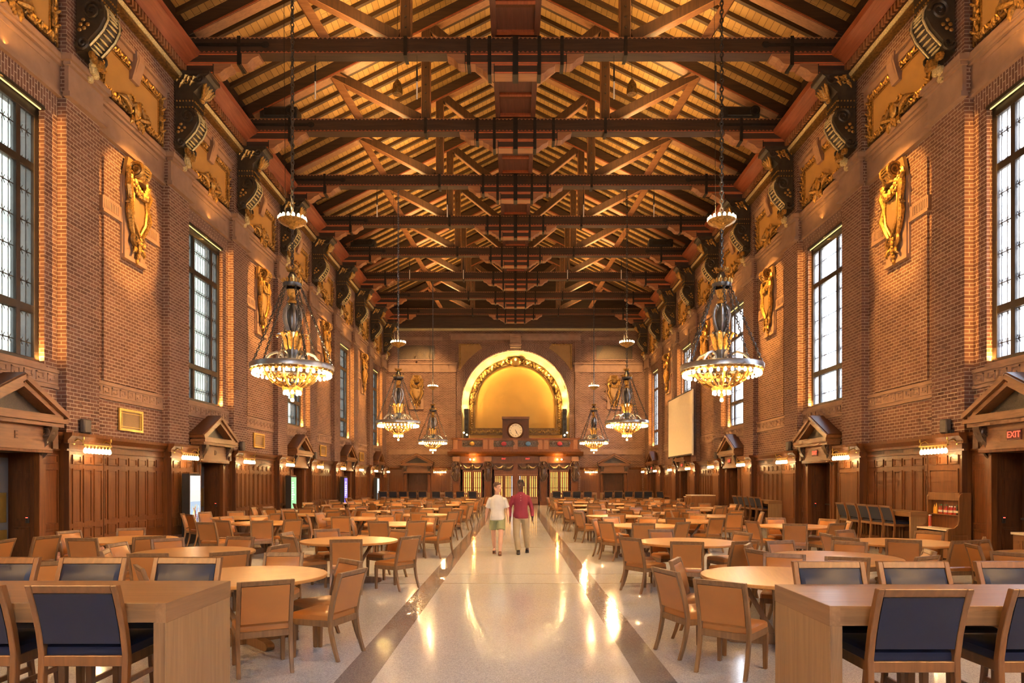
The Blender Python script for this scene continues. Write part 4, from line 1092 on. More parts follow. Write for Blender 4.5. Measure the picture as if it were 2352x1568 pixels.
def make_chandelier():
    t = thing('chandelier', None, None)
    ring = MB(); ring.lathe([(.86, .0), (.90, .025), (.915, .0), (.905, -.09), (.88, -.10), (.84, -.09), (.84, -.02), (.86, .0)], 56, 'steel')
    ro = ring.build('great_ring', t)
    g = MB(); g.lathe([(.88, -.10), (.86, -.14), (.80, -.145), (.78, -.10)], 56, 'gold'); 
    for i in range(36):
        q = 2*PI*(i+.5)/36; g.ball((.87*math.cos(q), .87*math.sin(q), -.125), (.03, .03, .03), 'gold', 5, 4)
    g.build('gilded_fringe', ro); bulbs(ro, 36, .83, -.165)
    bk = MB()
    for i in range(12):
        q = 2*PI*i/12; c, s_ = math.cos(q), math.sin(q)
        bk.tube([(r*c, r*s_, z) for r, z in ((.60, -.10), (.57, -.20), (.48, -.32), (.34, -.42), (.21, -.47))], [.035, .045, .04, .035, .03], 5, 'gold', flat=.5)
        q2 = q+PI/12; c, s_ = math.cos(q2), math.sin(q2)
        bk.spiral((.47*c, .47*s_, -.27), .085, .02, 1.3, i, .02, 'gilt_dark', 'xz' if abs(s_) > .7 else 'yz')
        bk.ball((.40*c, .40*s_, -.36), .05, 'gold', 5, 4)
    bk.lathe([(.62, -.09), (.64, -.12), (.60, -.13)], 40, 'gold'); bk.build('strapwork_bowl', t)
    lr = MB(); lr.lathe([(.21, -.45), (.225, -.47), (.21, -.55), (.17, -.56), (.05, -.55), (.05, -.5)], 28, 'gold'); lo = lr.build('lower_ring', t); bulbs(lo, 10, .175, -.575)
    pd = MB(); pd.lathe([(.05, -.55), (.06, -.6), (.03, -.66), (.04, -.70), (.02, -.72)], 10, 'gold'); pdo = pd.build('pendant', t); bulbs(pdo, 1, 0, -.73, 1.25)
    for i in range(6):
        sc = MB(); q = 2*PI*i/6+.3; c, s_ = math.cos(q), math.sin(q)
        sc.tube([(r*c, r*s_, z) for r, z in ((.62, -.05), (.60, .10), (.48, .24), (.33, .30), (.22, .25), (.20, .16), (.26, .12), (.30, .17))], .016, 5, 'steel', flat=2.2)
        sc.tube([(r*c, r*s_, z) for r, z in ((.17, .70), (.28, .72), (.33, .68), (.30, .62))], .018, 5, 'steel_dark'); sc.ball((.32*c, .32*s_, .66), .035, 'gold', 6, 4)
        sc.build('scroll_arm', t)
    va = MB(); va.lathe([(.06, .02), (.13, .07), (.10, .12), (.11, .2), (.13, .30), (.12, .42), (.13, .55), (.19, .66), (.24, .72), (.16, .71)], 16, 'steel_dark')
    for i in range(8):
        q = 2*PI*i/8; c, s_ = math.cos(q), math.sin(q); va.tube([(r*c, r*s_, z) for r, z in ((.12, .36), (.145, .46), (.155, .58), (.24, .73), (.28, .70))], [.03, .05, .055, .045, .015], 5, 'gold')
        va.ball((.13*c, .13*s_, .08), (.045, .045, .035), 'gold', 5, 4)
    va.build('acanthus_vase', t)
    ln = MB(); ln.lathe([(.05, .72), (.09, .80), (.13, 1.05), (.11, 1.25), (.05, 1.36), (.05, 1.40)], 14, 'steel_dark')
    for i in range(6):
        q = 2*PI*i/6; c, s_ = math.cos(q), math.sin(q)
        ln.tube([(r*c, r*s_, z) for r, z in ((.08, .74), (.17, .95), (.20, 1.12), (.18, 1.28), (.12, 1.36), (.08, 1.30), (.10, 1.24))], .016, 5, 'steel', flat=1.8)
    ln.build('lantern', t)
    cr = MB(); cr.lathe([(.09, 1.40), (.11, 1.44), (.07, 1.48), (.06, 1.54)], 12, 'gold'); cr.lathe([(.06, 1.52), (.10, 1.58), (.13, 1.70), (.09, 1.72)], 12, 'gold')
    cr.lathe([(.19, 1.76), (.21, 1.80), (.21, 1.85), (.17, 1.86)], 24, 'steel_dark'); cr.lathe([(.18, 1.86), (.11, 1.98), (.045, 2.12), (.03, 2.14)], 14, 'steel_dark')
    for i in range(14):
        q = 2*PI*i/14; cr.tube([(.19*math.cos(q), .19*math.sin(q), 1.85), (.21*math.cos(q), .21*math.sin(q), 1.90), (.22*math.cos(q), .22*math.sin(q), 1.94)], [.03, .035, .01], 5, 'gold')
    for i in range(8):
        q = 2*PI*i/8; cr.tube([(.04*math.cos(q), .04*math.sin(q), 2.12), (.10*math.cos(q), .10*math.sin(q), 2.15), (.15*math.cos(q), .15*math.sin(q), 2.20)], [.03, .04, .01], 5, 'gold')
    cr.build('crown', t)
    for i in range(6):
        q = 2*PI*i/6+.12; c, s_ = math.cos(q), math.sin(q); ch = MB(); chain(ch, (.19*c, .19*s_, 1.76), (.87*c, .87*s_, .03), 'steel_dark'); ch.build('stay_chain', t)
    ch = MB(); chain(ch, (0, 0, 2.12), (0, 0, 3.12), 'steel_dark', .11, .014, .034); ch.build('middle_chain', t)
    up = MB(); up.lathe([(.02, 3.06), (.06, 3.08), (.09, 3.12), (.22, 3.17), (.29, 3.22), (.31, 3.26), (.27, 3.27), (.02, 3.25)], 28, 'gold'); uo = up.build('upper_coronet', t); bulbs(uo, 16, .285, 3.325, 1.)
    ch = MB(); chain(ch, (0, 0, 3.26), (0, 0, 9.62), 'steel_dark', .13, .015, .036); ch.build('main_chain', t)
    wr = MB(); wr.tube([(-.16, 0, 3.4), (-.2, 0, 9.7)], .006, 4, 'iron'); wr.build('power_cable', t)
    return t
CH = None; CHAND = []
for j, (y, xs) in enumerate(((15.3, (-5.0, 4.62)), (28.43, (-4.88, 4.64)), (41.55, (-5.03, 4.77)), (2.2, (-4.9, 4.7)))):
    for x in xs:
        z = 4.36 if j == 0 else 4.26
        if CH is None: CH = o = make_chandelier(); o.location = (x, y, z)
        else: o = dup(CH, (x, y, z), R.uniform(0, 1.))
        CHAND.append((x, y, z))
        tag(o, 'tiered chandelier hanging level with the camera, outside the picture, on the %s' % ('left' if x < 0 else 'right') if j == 3 else 'tiered chandelier of lit bulbs on a long chain, %s one on the %s' % (('nearest', 'middle', 'farthest', '')[j], 'left' if x < 0 else 'right'), 'chandelier', 'hanging chandeliers')
# ------------------------------------------------------------------ chairs, stools, tables
def chair_parts(H, seat, w, uph, wd, stool=False):
    """sitter looks along +y; back at -y. Returns {part: (MB, count name)} list of (name, MB)"""
    out = []
    hw = w/2; zt = H; zs = seat
    lean = lambda z: -.225-.03*max(0, (z-zs))/.4-.085*(max(0, z-zs)/(zt-zs))**1.6 if z > zs else -.225-.095*((zs-z)/zs)**1.7
    st = .036; dp = .046
    for sg in (-1, 1):                       # rear legs run up as the back stiles
        b = MB(); rings = []
        for z in (0, zs*.25, zs*.5, zs*.75, zs, zs+.14, zs+.28, zt):
            y = lean(z); k = .75+.25*min(1, z/zs) if z < zs else 1.
            x0, x1 = sg*(hw-st), sg*hw; d = dp*k/2
            rings.append([(min(x0, x1), y-d, z), (max(x0, x1), y-d, z), (max(x0, x1), y+d, z), (min(x0, x1), y+d, z)])
        b.loft(rings, wd); out.append(('leg', b))
    for sg in (-1, 1):
        b = MB(); x = sg*(hw-.024); b.hexa([(x-.018, .195, 0), (x+.018, .195, 0), (x+.018, .231, 0), (x-.018, .231, 0)], [(x-.024, .19, zs-.06), (x+.024, .19, zs-.06), (x+.024, .238, zs-.06), (x-.024, .238, zs-.06)], wd); out.append(('leg', b))
    b = MB(); z0, z1 = zs-.075, zs-.012
    b.box(-hw+.004, hw-.004, .205, .238, z0, z1, wd)
    for sg in (-1, 1): b.box(*sorted((sg*(hw-.034), sg*(hw-.004))), -.22, .22, z0, z1, wd)
    b.box(-hw+.03, hw-.03, -.245, -.215, z0, z1, wd)
    if stool:
        q = MB(); q.box(-hw+.03, hw-.03, .2, .235, .26, .305, wd); out.append(('foot_rail', q))
        for sg in (-1, 1): q = MB(); q.box(*sorted((sg*(hw-.036), sg*(hw-.01))), -.26, .22, .32, .36, wd); out.append(('stretcher', q))
    out.append(('seat_frame', b))
    b = MB(); n = 12; rings = []             # crowned cushion
    for sc, z in ((1., zs-.014), (1.005, zs+.012), (.985, zs+.034), (.9, zs+.049), (.6, zs+.058), (.15, zs+.06)):
        a, c = (hw-.008)*sc, .232*sc
        rings.append([(x*a, .012+y*c, z) for x, y in ((-1,-.93),(-.93,-1),(.93,-1),(1,-.93),(1,.93),(.93,1),(-.93,1),(-1,.93))])
    b.loft(rings, uph); out.append(('seat', b))
    z0, z1 = zs+.062, zt-.052                # top rail and upholstered back
    b = MB(); rings = []
    for z in (z1+.004, zt): y = lean(z); rings.append([(-hw+st, y-.02, z), (hw-st, y-.02, z), (hw-st, y+.02, z), (-hw+st, y+.02, z)])
    b.loft(rings, wd); out.append(('top_rail', b))
    b = MB(); rings = []; a = hw-st-.004
    N = 7
    for i in range(N):
        u = i/(N-1); z = z0+(z1-z0)*u; y = lean(z); bu = .020*math.sin(PI*min(1, max(0, u)))**.5
        rings.append([(-a, y-.021, z), (a, y-.021, z), (a, y+.014, z), (a*.88, y+.017+bu, z), (0, y+.021+bu*1.1, z), (-a*.88, y+.017+bu, z), (-a, y+.014, z)])
    b.loft(rings, uph)
    f = MB()
    out.append(('backrest', b))
    return out
def make_seat(name, parts, lod):
    if lod:
        t = MB()
        for _, b in parts: t.merge(b)
        return bpy.data.objects.new(name, t.mesh(name, smooth=True, angle=.5))
    t = bpy.data.objects.new(name, None); t.empty_display_size = .1
    for nm, b in parts:
        o = bpy.data.objects.new(nm, b.mesh(nm, smooth=True, bevel=.004 if nm != 'seat' and nm != 'backrest' else 0, angle=.5)); o.parent = t
    return t
CHP = chair_parts(.88, .412, .50, 'tan_leather', 'oak')
STP = chair_parts(1.19, .77, .53, 'navy_leather', 'oak_orange', True)
PROTO = {('chair', 0): make_seat('dining_chair', CHP, 0), ('chair', 1): make_seat('dining_chair', CHP, 1),
         ('stool', 0): make_seat('bar_stool', STP, 0), ('stool', 1): make_seat('bar_stool', STP, 1)}
def place(kind, x, y, fx, fy, label, group):
    """seat centre at x,y looking along fx,fy"""
    lod = 1 if y > 20 else 0
    p = PROTO[(kind, lod)]
    r = p.copy(); COL.objects.link(r)
    for ch in p.children:
        c = ch.copy(); COL.objects.link(c); c.parent = r
    r.location = (x, y, 0); r.rotation_euler = (0, 0, math.atan2(-fx, fy))
    return tag(r, label, 'chair' if kind == 'chair' else 'stool', group)

def make_table():
    t = bpy.data.objects.new('round_table', None)
    out = []
    b = MB(); b.lathe([(.0015, .708), (.80, .708), (.835, .715), (.84, .722), (.84, .744), (.834, .75), (.0015, .75)], 64, 'oak_top'); out.append(('tabletop', b))
    b = MB(); b.box(-.42, .42, -.05, .05, .655, .708, 'oak'); b.box(-.05, .05, -.42, .42, .652, .706, 'oak'); out.append(('top_support', b))
    b = MB(); b.box(-.06, .06, -.06, .06, .09, .66, 'oak'); out.append(('post', b))
    for i in range(4):
        q = PI/2*i; c, s = math.cos(q), math.sin(q); b = MB(); b.bar((.07*c, .07*s, .12), (.38*c, .38*s, .67), .07, .055, 'oak', (-s, c, 0)); out.append(('strut', b))
    for i in range(4):
        q = PI/2*i; b = MB(); b.prism([(.04, .0), (.50, .0), (.555, .02), (.57, .05), (.55, .08), (.48, .10), (.04, .125)], 'y', -.045, .045, 'oak', Matrix.Rotation(q, 4, 'Z')); out.append(('foot', b))
    for nm, b in out:
        o = bpy.data.objects.new(nm, b.mesh(nm, bevel=.004 if nm != 'tabletop' else 0, angle=.5)); o.parent = t
    l = MB()
    for _, b in out: l.merge(b)
    return t, bpy.data.objects.new('round_table', l.mesh('round_table', angle=.5))
TB0, TB1 = make_table()
def place_table(x, y, label):
    p = TB1 if y > 24 else TB0
    r = p.copy(); COL.objects.link(r); r.location = (x, y, 0); r.rotation_euler = (0, 0, R.uniform(0, 1.5))
    for ch in p.children:
        c = ch.copy(); COL.objects.link(c); c.parent = r
    return tag(r, label, 'table', 'round oak tables')

TABLES = {
 ('left', 'aisle'): [(-2.95, 7.55), (-2.92, 12.0), (-2.85, 16.7), (-2.85, 21.1), (-2.85, 25.5), (-2.85, 29.9), (-2.85, 34.2), (-2.9, 38.3)],
 ('left', 'middle'): [(-4.72, 10.05), (-4.55, 19.1), (-4.6, 23.4), (-4.6, 27.8), (-4.6, 32.1), (-4.65, 36.3)],
 ('left', 'inner'): [(-6.95, 12.2), (-6.25, 17.1), (-6.3, 21.4), (-6.35, 25.7), (-6.35, 30.1), (-6.35, 34.3), (-6.4, 38.4)],
 ('left', 'wall'): [(-7.85, 19.6), (-7.85, 23.7), (-7.85, 27.9), (-7.85, 32.2), (-7.85, 36.4)],
 ('right', 'aisle'): [(2.9, 7.5), (2.95, 11.7), (2.99, 16.0), (2.95, 20.4), (2.95, 24.8), (2.95, 29.2), (2.95, 33.6), (2.95, 37.9)],
 ('right', 'middle'): [(4.38, 9.35), (4.45, 17.9), (4.55, 22.3), (4.6, 26.7), (4.6, 31.1), (4.6, 35.5)],
 ('right', 'inner'): [(6.62, 11.65), (6.47, 15.8), (5.95, 20.4), (6.2, 24.6), (6.2, 28.9), (6.3, 33.2), (6.3, 37.4)],
 ('right', 'wall'): [(7.65, 9.5), (7.55, 26.5), (7.6, 35.3)],
}
def P(px, py_, drop):
    D = drop*F/(py_-PY0); return ((px-PX0)/F*D, D)
CD = CAM_Z-.88
# chairs read off the photograph near the camera: top rail (px, py); they look at the table named
NEAR = {
 ('left', 'aisle', 0): [(611, 1332), (798, 1304), (775, 1288, -.72, -.69), (640, 1272)],
 ('left', 'middle', 0): [(528, 1266), (340, 1270), (285, 1246), (393, 1237), (536, 1234), (620, 1241), (640, 1251)],
 ('left', 'inner', 0): [(343, 1231), (159, 1218), (300, 1213), (188, 1235)],
 ('left', 'aisle', 1): [(795, 1238), (942, 1231), (899, 1216), (760, 1216), (665, 1222), (668, 1231)],
 ('left', 'aisle', 2): [(874, 1196), (968, 1195), (1020, 1194), (985, 1184), (886, 1183), (830, 1190)],
 ('left', 'inner', 1): [(604, 1195), (510, 1194), (473, 1199), (520, 1186), (600, 1184), (672, 1192)],
 ('left', 'wall', 0): [(436, 1181), (470, 1175), (545, 1174), (422, 1178), (625, 1178)],
 ('right', 'aisle', 0): [(1653, 1333), (1530, 1307), (1574, 1284), (1801, 1272)],
 ('right', 'middle', 0): [(1738, 1262), (1728, 1249), (1810, 1243), (1946, 1245), (1946, 1278), (2085, 1261), (2129, 1276)],
 ('right', 'inner', 0): [(2067, 1238), (1945, 1232), (1904, 1226), (2000, 1221), (2121, 1221), (2222, 1232), (2212, 1241)],
 ('right', 'wall', 0): [(2239, 1250), (2295, 1243), (2325, 1268)],
 ('right', 'aisle', 1): [(1578, 1243), (1447, 1234), (1432, 1225), (1539, 1219), (1675, 1223), (1712, 1242)],
 ('right', 'aisle', 2): [(1478, 1201), (1391, 1197), (1366, 1191), (1403, 1186), (1488, 1187), (1563, 1198)],
 ('right', 'middle', 1): [(1554, 1188), (1640, 1188), (1600, 1180), (1500, 1181)],
 ('right', 'inner', 1): [(1826, 1202), (1727, 1196), (1923, 1201), (1947, 1196), (1888, 1192), (1794, 1190)],
}
SPOTS = []
def sector(dx, dy, side):
    ain = -1 if side == 'right' else 1      # direction of the walkway
    a = math.atan2(dy, dx*ain) % (2*PI)      # 0 = walkway side, pi/2 = far side
    return ['walkway side', 'far walkway corner', 'far side', 'far wall corner', 'wall side', 'near wall corner', 'near side', 'near walkway corner'], a
for (side, colm), lst in TABLES.items():
    for i, (tx, ty) in enumerate(lst):
        cw = {'aisle': 'walkway', 'middle': 'second', 'inner': 'third', 'wall': 'outer'}[colm]
        place_table(tx, ty, 'round oak table, %s from the camera in the %s file %s of the walkway' % (ORD[i], cw, S(-1 if side == 'left' else 1)))
        key = (side, colm, i); spots = []
        if key in NEAR:
            for px, py_, *face in NEAR[key]:
                x, y = P(px, py_, CD); fx, fy = tx-x, ty-y; L = math.hypot(fx, fy)
                if face: spots.append((x+face[0]*.33, y+face[1]*.33, *face)); continue
                if L < 1e-3: continue
                fx /= L; fy /= L
                if L < 1.10: x, y = tx-fx*1.10, ty-fy*1.10      # not inside the table
                spots.append((x+fx*.33, y+fy*.33, fx, fy))
        else:
            n = 6; a0 = R.choice((PI/6, PI/2, 0.3, .8))
            for j in range(n):
                q = a0+2*PI*j/n+R.uniform(-.16, .16); r = R.uniform(.78, 1.02) if R.random() < .75 else R.uniform(1.0, 1.2)
                x, y = tx+r*math.cos(q), ty+r*math.sin(q); tw = q+R.uniform(-.2, .2)
                spots.append((x, y, -math.cos(tw), -math.sin(tw)))
        used = set()
        for x, y, fx, fy in spots: SPOTS.append([x, y, fx, fy, side, colm, i, tx, ty, key in NEAR])
        for x, y, fx, fy in ():
            nm, a = sector(x-tx, y-ty, side)
            order = sorted(range(8), key=lambda k: abs((a-k*PI/4+PI) % (2*PI)-PI))
            k = next(o for o in order if o not in used); used.add(k)
            place('chair', x, y, fx, fy, 'tan chair at the %s of %s table in the %s %s file' % (nm[k], ORD[i], S(-1 if side == 'left' else 1), cw),
                  'tan leather chairs round the tables')
ALLT = [t for l in TABLES.values() for t in l]
BLOCK = [(-9.5, 19.2, -9.1, 20.2), (-9.5, 28., -9.1, 28.9), (-9.5, 36.7, -9.1, 37.6), (8.0, 31.2, 9.3, 34.6), (8.6, 15., 9.8, 20.), (8.6, 24.4, 9.8, 28.8), (-8.6, 40.2, 8.6, 43.)]
for it in range(14):                     # ease chairs apart so that none stands in another
    for a in SPOTS:
        for tx, ty in ALLT:
            if (tx, ty) == (a[7], a[8]): m_ = .80
            else: m_ = 1.12
            dx, dy = a[0]-tx, a[1]-ty; d = math.hypot(dx, dy)
            if 1e-6 < d < m_: a[0] += dx/d*(m_-d); a[1] += dy/d*(m_-d)
        for b in SPOTS:
            if b is a: continue
            dx, dy = a[0]-b[0], a[1]-b[1]; d = math.hypot(dx, dy)
            if 1e-6 < d < .62:
                k_ = .4 if a[9] == b[9] else (.1 if a[9] else .9)
                a[0] += dx/d*(.62-d)*k_; a[1] += dy/d*(.62-d)*k_
        if not a[9]:
            for x0, y0, x1, y1 in BLOCK:
                if x0-.3 < a[0] < x1+.3 and y0-.3 < a[1] < y1+.3:
                    dx, dy = a[7]-a[0], a[8]-a[1]; d = math.hypot(dx, dy)+1e-6; a[0] += dx/d*.12; a[1] += dy/d*.12
for key in TABLES:
    for i in range(len(TABLES[key])):
        used = set()
        for x, y, fx, fy, side, colm, ii, tx, ty, nr in [a for a in SPOTS if (a[4], a[5]) == key and a[6] == i]:
            nm, a = sector(x-tx, y-ty, side)
            order = sorted(range(8), key=lambda k: abs((a-k*PI/4+PI) % (2*PI)-PI))
            k = next(o for o in order if o not in used); used.add(k)
            cw = {'aisle': 'walkway', 'middle': 'second', 'inner': 'third', 'wall': 'outer'}[colm]
            place('chair', x, y, fx, fy, 'tan chair at the %s of %s table in the %s %s file' % (nm[k], ORD[i], side, cw),
                  'tan leather chairs round the tables')
for px, py_, fx, fy, lb in ((108, 1230, -1, .25, 'tan chair standing sideways before the first left door panelling'),
                            (14, 1238, -1, -.2, 'tan chair at the left edge beside the brass kick plate'),
                            (104, 1289, -.5, .85, 'tan chair glimpsed between the first two stools of the left bar table'),
                            (322, 1300, .8, .6, 'tan chair glimpsed between the second and third left bar stools'),
                            (243, 1262, .9, .35, 'dark backed tan chair behind the middle stool of the left bar table')):
    x, y = P(px, py_, CD); L = math.hypot(fx, fy); fx /= L; fy /= L
    place('chair', x+fx*.33, y+fy*.33, fx, fy, lb, 'tan leather chairs round the tables')

# bar-height tables
def bar_table(x0, x1, y0, y1, label, ends=(1, 1)):
    t = thing('bar_table', label, 'table', ((x0+x1)/2, (y0+y1)/2, 0), 0, 'bar height oak tables')
    a = (x1-x0)/2; d = (y1-y0)/2; H = 1.07
    b = MB(); b.box(-a+(.0), a, -d, d, H-.035, H, 'oak_long'); b.box(-a+.04, a-.04, -d, -d+.03, H-.115, H-.03, 'oak_long'); b.box(-a+.04, a-.04, d-.03, d, H-.115, H-.03, 'oak_long'); b.build('tabletop', t, smooth=False, bevel=.003)
    for sg, on in zip((-1, 1), ends):
        if not on: continue
        b = MB(); b.box(*sorted((sg*a, sg*(a-.065))), -d, d, 0, H-.115, 'oak_panel'); o = b.build('end_panel', t, smooth=False, bevel=.003)
        b = MB(); b.box(*sorted((sg*(a+.002), sg*(a-.06))), -d-.001, d+.001, H-.115, H-.001, 'oak_cross'); b.build('end_rail', t, smooth=False)
        b = MB(); b.box(*sorted((sg*(a-.003), sg*(a-.07))), -d-.003, -d+.004, 0, H-.115, 'oak'); b.build('edge_lipping', o, smooth=False)
    return t
def bar_table_y(x0, x1, y0, y1, label):
    t = bar_table(-(y1-y0)/2, (y1-y0)/2, -(x1-x0)/2, (x1-x0)/2, label)
    t.location = ((x0+x1)/2, (y0+y1)/2, 0); t.rotation_euler = (0, 0, PI/2); return t
bar_table(-5.2, -2.06, 4.02, 4.93, 'bar height oak table with waterfall end in the left foreground')
bar_table(1.81, 4.95, 3.93, 4.76, 'bar height oak table with waterfall end in the right foreground')
SD = CAM_Z-1.19
def stool_at(x, y, fx, fy, label, group): place('stool', x+fx*.34, y+fy*.34, fx, fy, label, group)
G1 = 'navy stools at the front bar tables'
for x, y, f_, lb in ((-2.55, 3.93, 1, 'navy stool with its back to the camera at the left bar table'),
                     (-3.21, 3.93, 1, 'navy stool cut by the left edge of the picture, nearest bar table'),
                     (-4.0, 5.37, -1, 'navy stool across the left bar table, nearest the left edge'),
                     (-3.31, 5.37, -1, 'navy stool across the left bar table, middle of three'),
                     (-2.57, 5.37, -1, 'navy stool across the left bar table, nearest the walkway'),
                     (2.275, 3.80, 1, 'navy stool with its back to the camera at the right bar table'),
                     (3.02, 3.80, 1, 'navy stool cut by the right edge of the picture, back to camera'),
                     (2.33, 5.10, -1, 'navy stool across the right bar table, nearest the walkway'),
                     (2.96, 5.10, -1, 'navy stool across the right bar table, middle of three'),
                     (3.69, 5.10, -1, 'navy stool across the right bar table, nearest the right edge')):
    stool_at(x, y, 0, f_, lb, G1)
FAR = 40.9
def fx_(px): return (px-PX0)/F*FAR
for i, px in enumerate((879.3, 902, 925, 947, 970, 1001, 1031, 1057, 1085)):
    stool_at(fx_(px), FAR, R.uniform(-.04, .04), 1, 'far navy stool left of the walkway, %s from the left wall' % ORD[i], 'navy stools in the far row')
for i, px in enumerate((1278.5, 1302, 1325, 1350.6, 1398, 1421, 1444.5, 1467, 1489)):
    stool_at(fx_(px), FAR, R.uniform(-.04, .04), 1, 'far navy stool right of the walkway, %s from the walkway' % ORD[i], 'navy stools in the far row')
stool_at(fx_(1510), FAR-.6, .75, .66, 'far navy stool turned sideways at the right end of its row', 'navy stools in the far row')
for x0, x1, n in ((-8.3, -5.25, 'left of the walkway, wall side'), (-4.95, -2.15, 'left of the walkway, walkway side'), (2.15, 4.9, 'right of the walkway, walkway side'), (5.2, 8.3, 'right of the walkway, wall side')):
    bar_table(x0, x1, FAR+.15, FAR+1.0, 'far bar table %s' % n)
for (ys, tag_, y0, y1) in (((18.9, 18.3, 17.7, 17.15, 16.6), 'nearer', 15.75, 19.4), ((28.0, 27.35, 26.7, 26.05, 25.4), 'farther', 24.6, 28.5)):
    for i, y in enumerate(reversed(ys)):
        stool_at(8.98, y, 1, R.uniform(-.05, .05), '%s navy stool along the right wall in the %s row, counted from camera' % (ORD[i], tag_), 'navy stools along the right wall')
    bar_table_y(9.12, 9.74, y0, y1, 'narrow bar table against the right wall, %s row' % tag_)

# ------------------------------------------------------------------ condiment hutch and service counters
hu = thing('condiment_hutch', 'oak condiment hutch with bottle shelf against the right wall', 'hutch', (9.76, 15.2, 0), PI)
Lh = 1.12     # local x into the room, local y from -Lh/2 to Lh/2
for sg in (-1, 1):
    b = MB(); y = sg*Lh/2
    b.prism([(0, .05), (.50, .05), (.50, .70), (.48, .755), (.36, .77), (.28, .84), (.255, .95), (.255, 1.42), (.23, 1.50), (.17, 1.53), (0, 1.53)], 'y', y-.02, y+.02, 'oak_orange')
    o = b.build('side_panel', hu, smooth=False)
    b = MB()
    for a in ((.08, .42, .18, .2), (.08, .42, .60, .62), (.08, .10, .2, .6), (.40, .42, .2, .6)): b.box(a[0], a[1], y+sg*.02, y+sg*.026, a[2], a[3], 'hood_oak')
    b.build('panel_moulding', o, smooth=False)
b = MB(); b.box(0, .02, -Lh/2, Lh/2, .05, 1.5, 'oak_orange'); b.box(.05, .47, -Lh/2, Lh/2, 0, .09, 'panel_oak_dark'); b.build('back_panel', hu, smooth=False)
b = MB(); b.box(.02, .24, -Lh/2, Lh/2, 1.36, 1.53, 'oak_orange'); b.build('header', hu, smooth=False)
b = MB(); b.box(.02, .22, -Lh/2, Lh/2, 1.03, 1.05, 'oak_orange'); b.build('shelf', hu, smooth=False)
b = MB(); b.box(.02, .51, -Lh/2+.02, Lh/2-.02, .71, .745, 'countertop'); b.build('counter', hu, smooth=False)
for sg in (-1, 1):
    b = MB(); b.box(.44, .47, min(sg*.01, sg*(Lh/2-.03)), max(sg*.01, sg*(Lh/2-.03)), .12, .68, 'oak_orange'); o = b.build('cupboard_door', hu, smooth=False)
    b = MB(); b.ball((.49, sg*.06, .42), .018, 'brass', 6, 4); b.build('knob', o)
def bottle(kind):
    b = MB(); c = MB()
    if kind == 'squeeze':
        b.lathe([(.028, 0), (.032, .02), (.032, .12), (.026, .15), (.018, .16)], 10, None or BOT_M); c.lathe([(.018, .16), (.016, .18), (.006, .23), (.004, .24)], 8, 'cap_yellow')
    elif kind == 'sauce':
        b.lathe([(.026, 0), (.028, .01), (.028, .11), (.012, .15), (.011, .19)], 10, BOT_M); c.lathe([(.014, .185), (.014, .215), (.002, .217)], 8, 'cap_green')
    else:
        b.lathe([(.034, 0), (.036, .02), (.034, .13), (.026, .16)], 10, BOT_M); c.lathe([(.024, .16), (.024, .185), (.002, .187)], 8, 'white_paint')
    return b, c
BOTS = (('squeeze', 'mustard', 'yellow mustard squeeze bottle at the left end of the hutch shelf'), ('squeeze', 'mustard', 'second yellow squeeze bottle on the hutch shelf'),
        ('sauce', 'hot_sauce', 'green capped red sauce bottle beside the squeeze bottles'), ('sauce', 'hot_sauce', 'green capped red sauce bottle with white label, hutch shelf centre'),
        ('sauce', 'hot_sauce', 'amber sauce bottle right of the green capped pair on the shelf'), ('sauce', 'ketchup', 'slim red bottle in the middle of the hutch shelf'), ('jar', 'hot_sauce', 'orange sauce jar with white lid on the hutch shelf'),
        ('jar', 'ketchup', 'big dark red jar on the hutch shelf'), ('jar', 'ketchup', 'dark red jar at the right of the big jar, hutch shelf'), ('sauce', 'carved_black', 'dark bottle with green cap near the shelf right end'),
        ('jar', 'hot_sauce', 'pale red jar at the right end of the hutch shelf'))
for i, (kd, mt, lb) in enumerate(BOTS):
    BOT_M = mt; b, c = bottle(kd)
    yy = 15.2+Lh/2-.10-i*.092
    t = thing('sauce_bottle', lb, 'bottle', (9.62-.02*(i % 2), yy, 1.05), 0, 'sauce bottles on the hutch shelf')
    b.build('bottle_body', t); c.build('cap', t)
    if kd != 'squeeze':
        l = MB(); l.lathe([(.0288 if kd == 'sauce' else .0365, .04), (.0288 if kd == 'sauce' else .0362, .09)], 10, 'label_cream'); l.build('paper_label', t)
BOT_M = 'hot_sauce'
t = thing('shaker', 'red dispenser standing alone on the hutch counter', 'dispenser', (9.45, 15.56, .745))
b = MB(); b.lathe([(.034, 0), (.036, .015), (.036, .24), (.030, .26)], 12, 'hot_sauce'); b.build('dispenser_body', t)
b = MB(); b.lathe([(.030, .26), (.028, .275), (.002, .28)], 12, 'white_paint'); b.lathe([(.037, 0), (.037, .02)], 12, 'white_paint'); b.build('cap', t)
def counter(x0, x1, y0, y1, h, label, upper=0):
    t = thing('service_counter', label, 'counter', ((x0+x1)/2, (y0+y1)/2, 0), 0, 'service counters on the right')
    a, d = (x1-x0)/2, (y1-y0)/2
    b = MB(); b.box(-a, a, -d, d, .08, h-.04, 'oak_orange'); b.box(-a+.04, a-.04, -d+.04, d-.04, 0, .08, 'panel_oak_dark')
    n = 3
    for i in range(n):
        y = -d+.06+i*(2*d-.06)/n; b.box(-a-.012, -a, y, y+(2*d-.06)/n-.06, .16, h-.14, 'oak_orange'); b.box(-a-.02, -a, y+.05, y+(2*d-.06)/n-.11, .22, h-.20, 'oak_orange')
    b.build('body', t, smooth=False, bevel=.004)
    b = MB(); b.box(-a-.03, a, -d-.02, d+.02, h-.04, h, 'countertop'); b.build('countertop', t, smooth=False)
counter(9.05, 9.5, 11.62, 12.42, .86, 'oak service counter with pale top at the right edge')
counter(8.5, 9.5, 33.3, 34.4, 1.02, 'oak service counter with pale top, farther right wall')
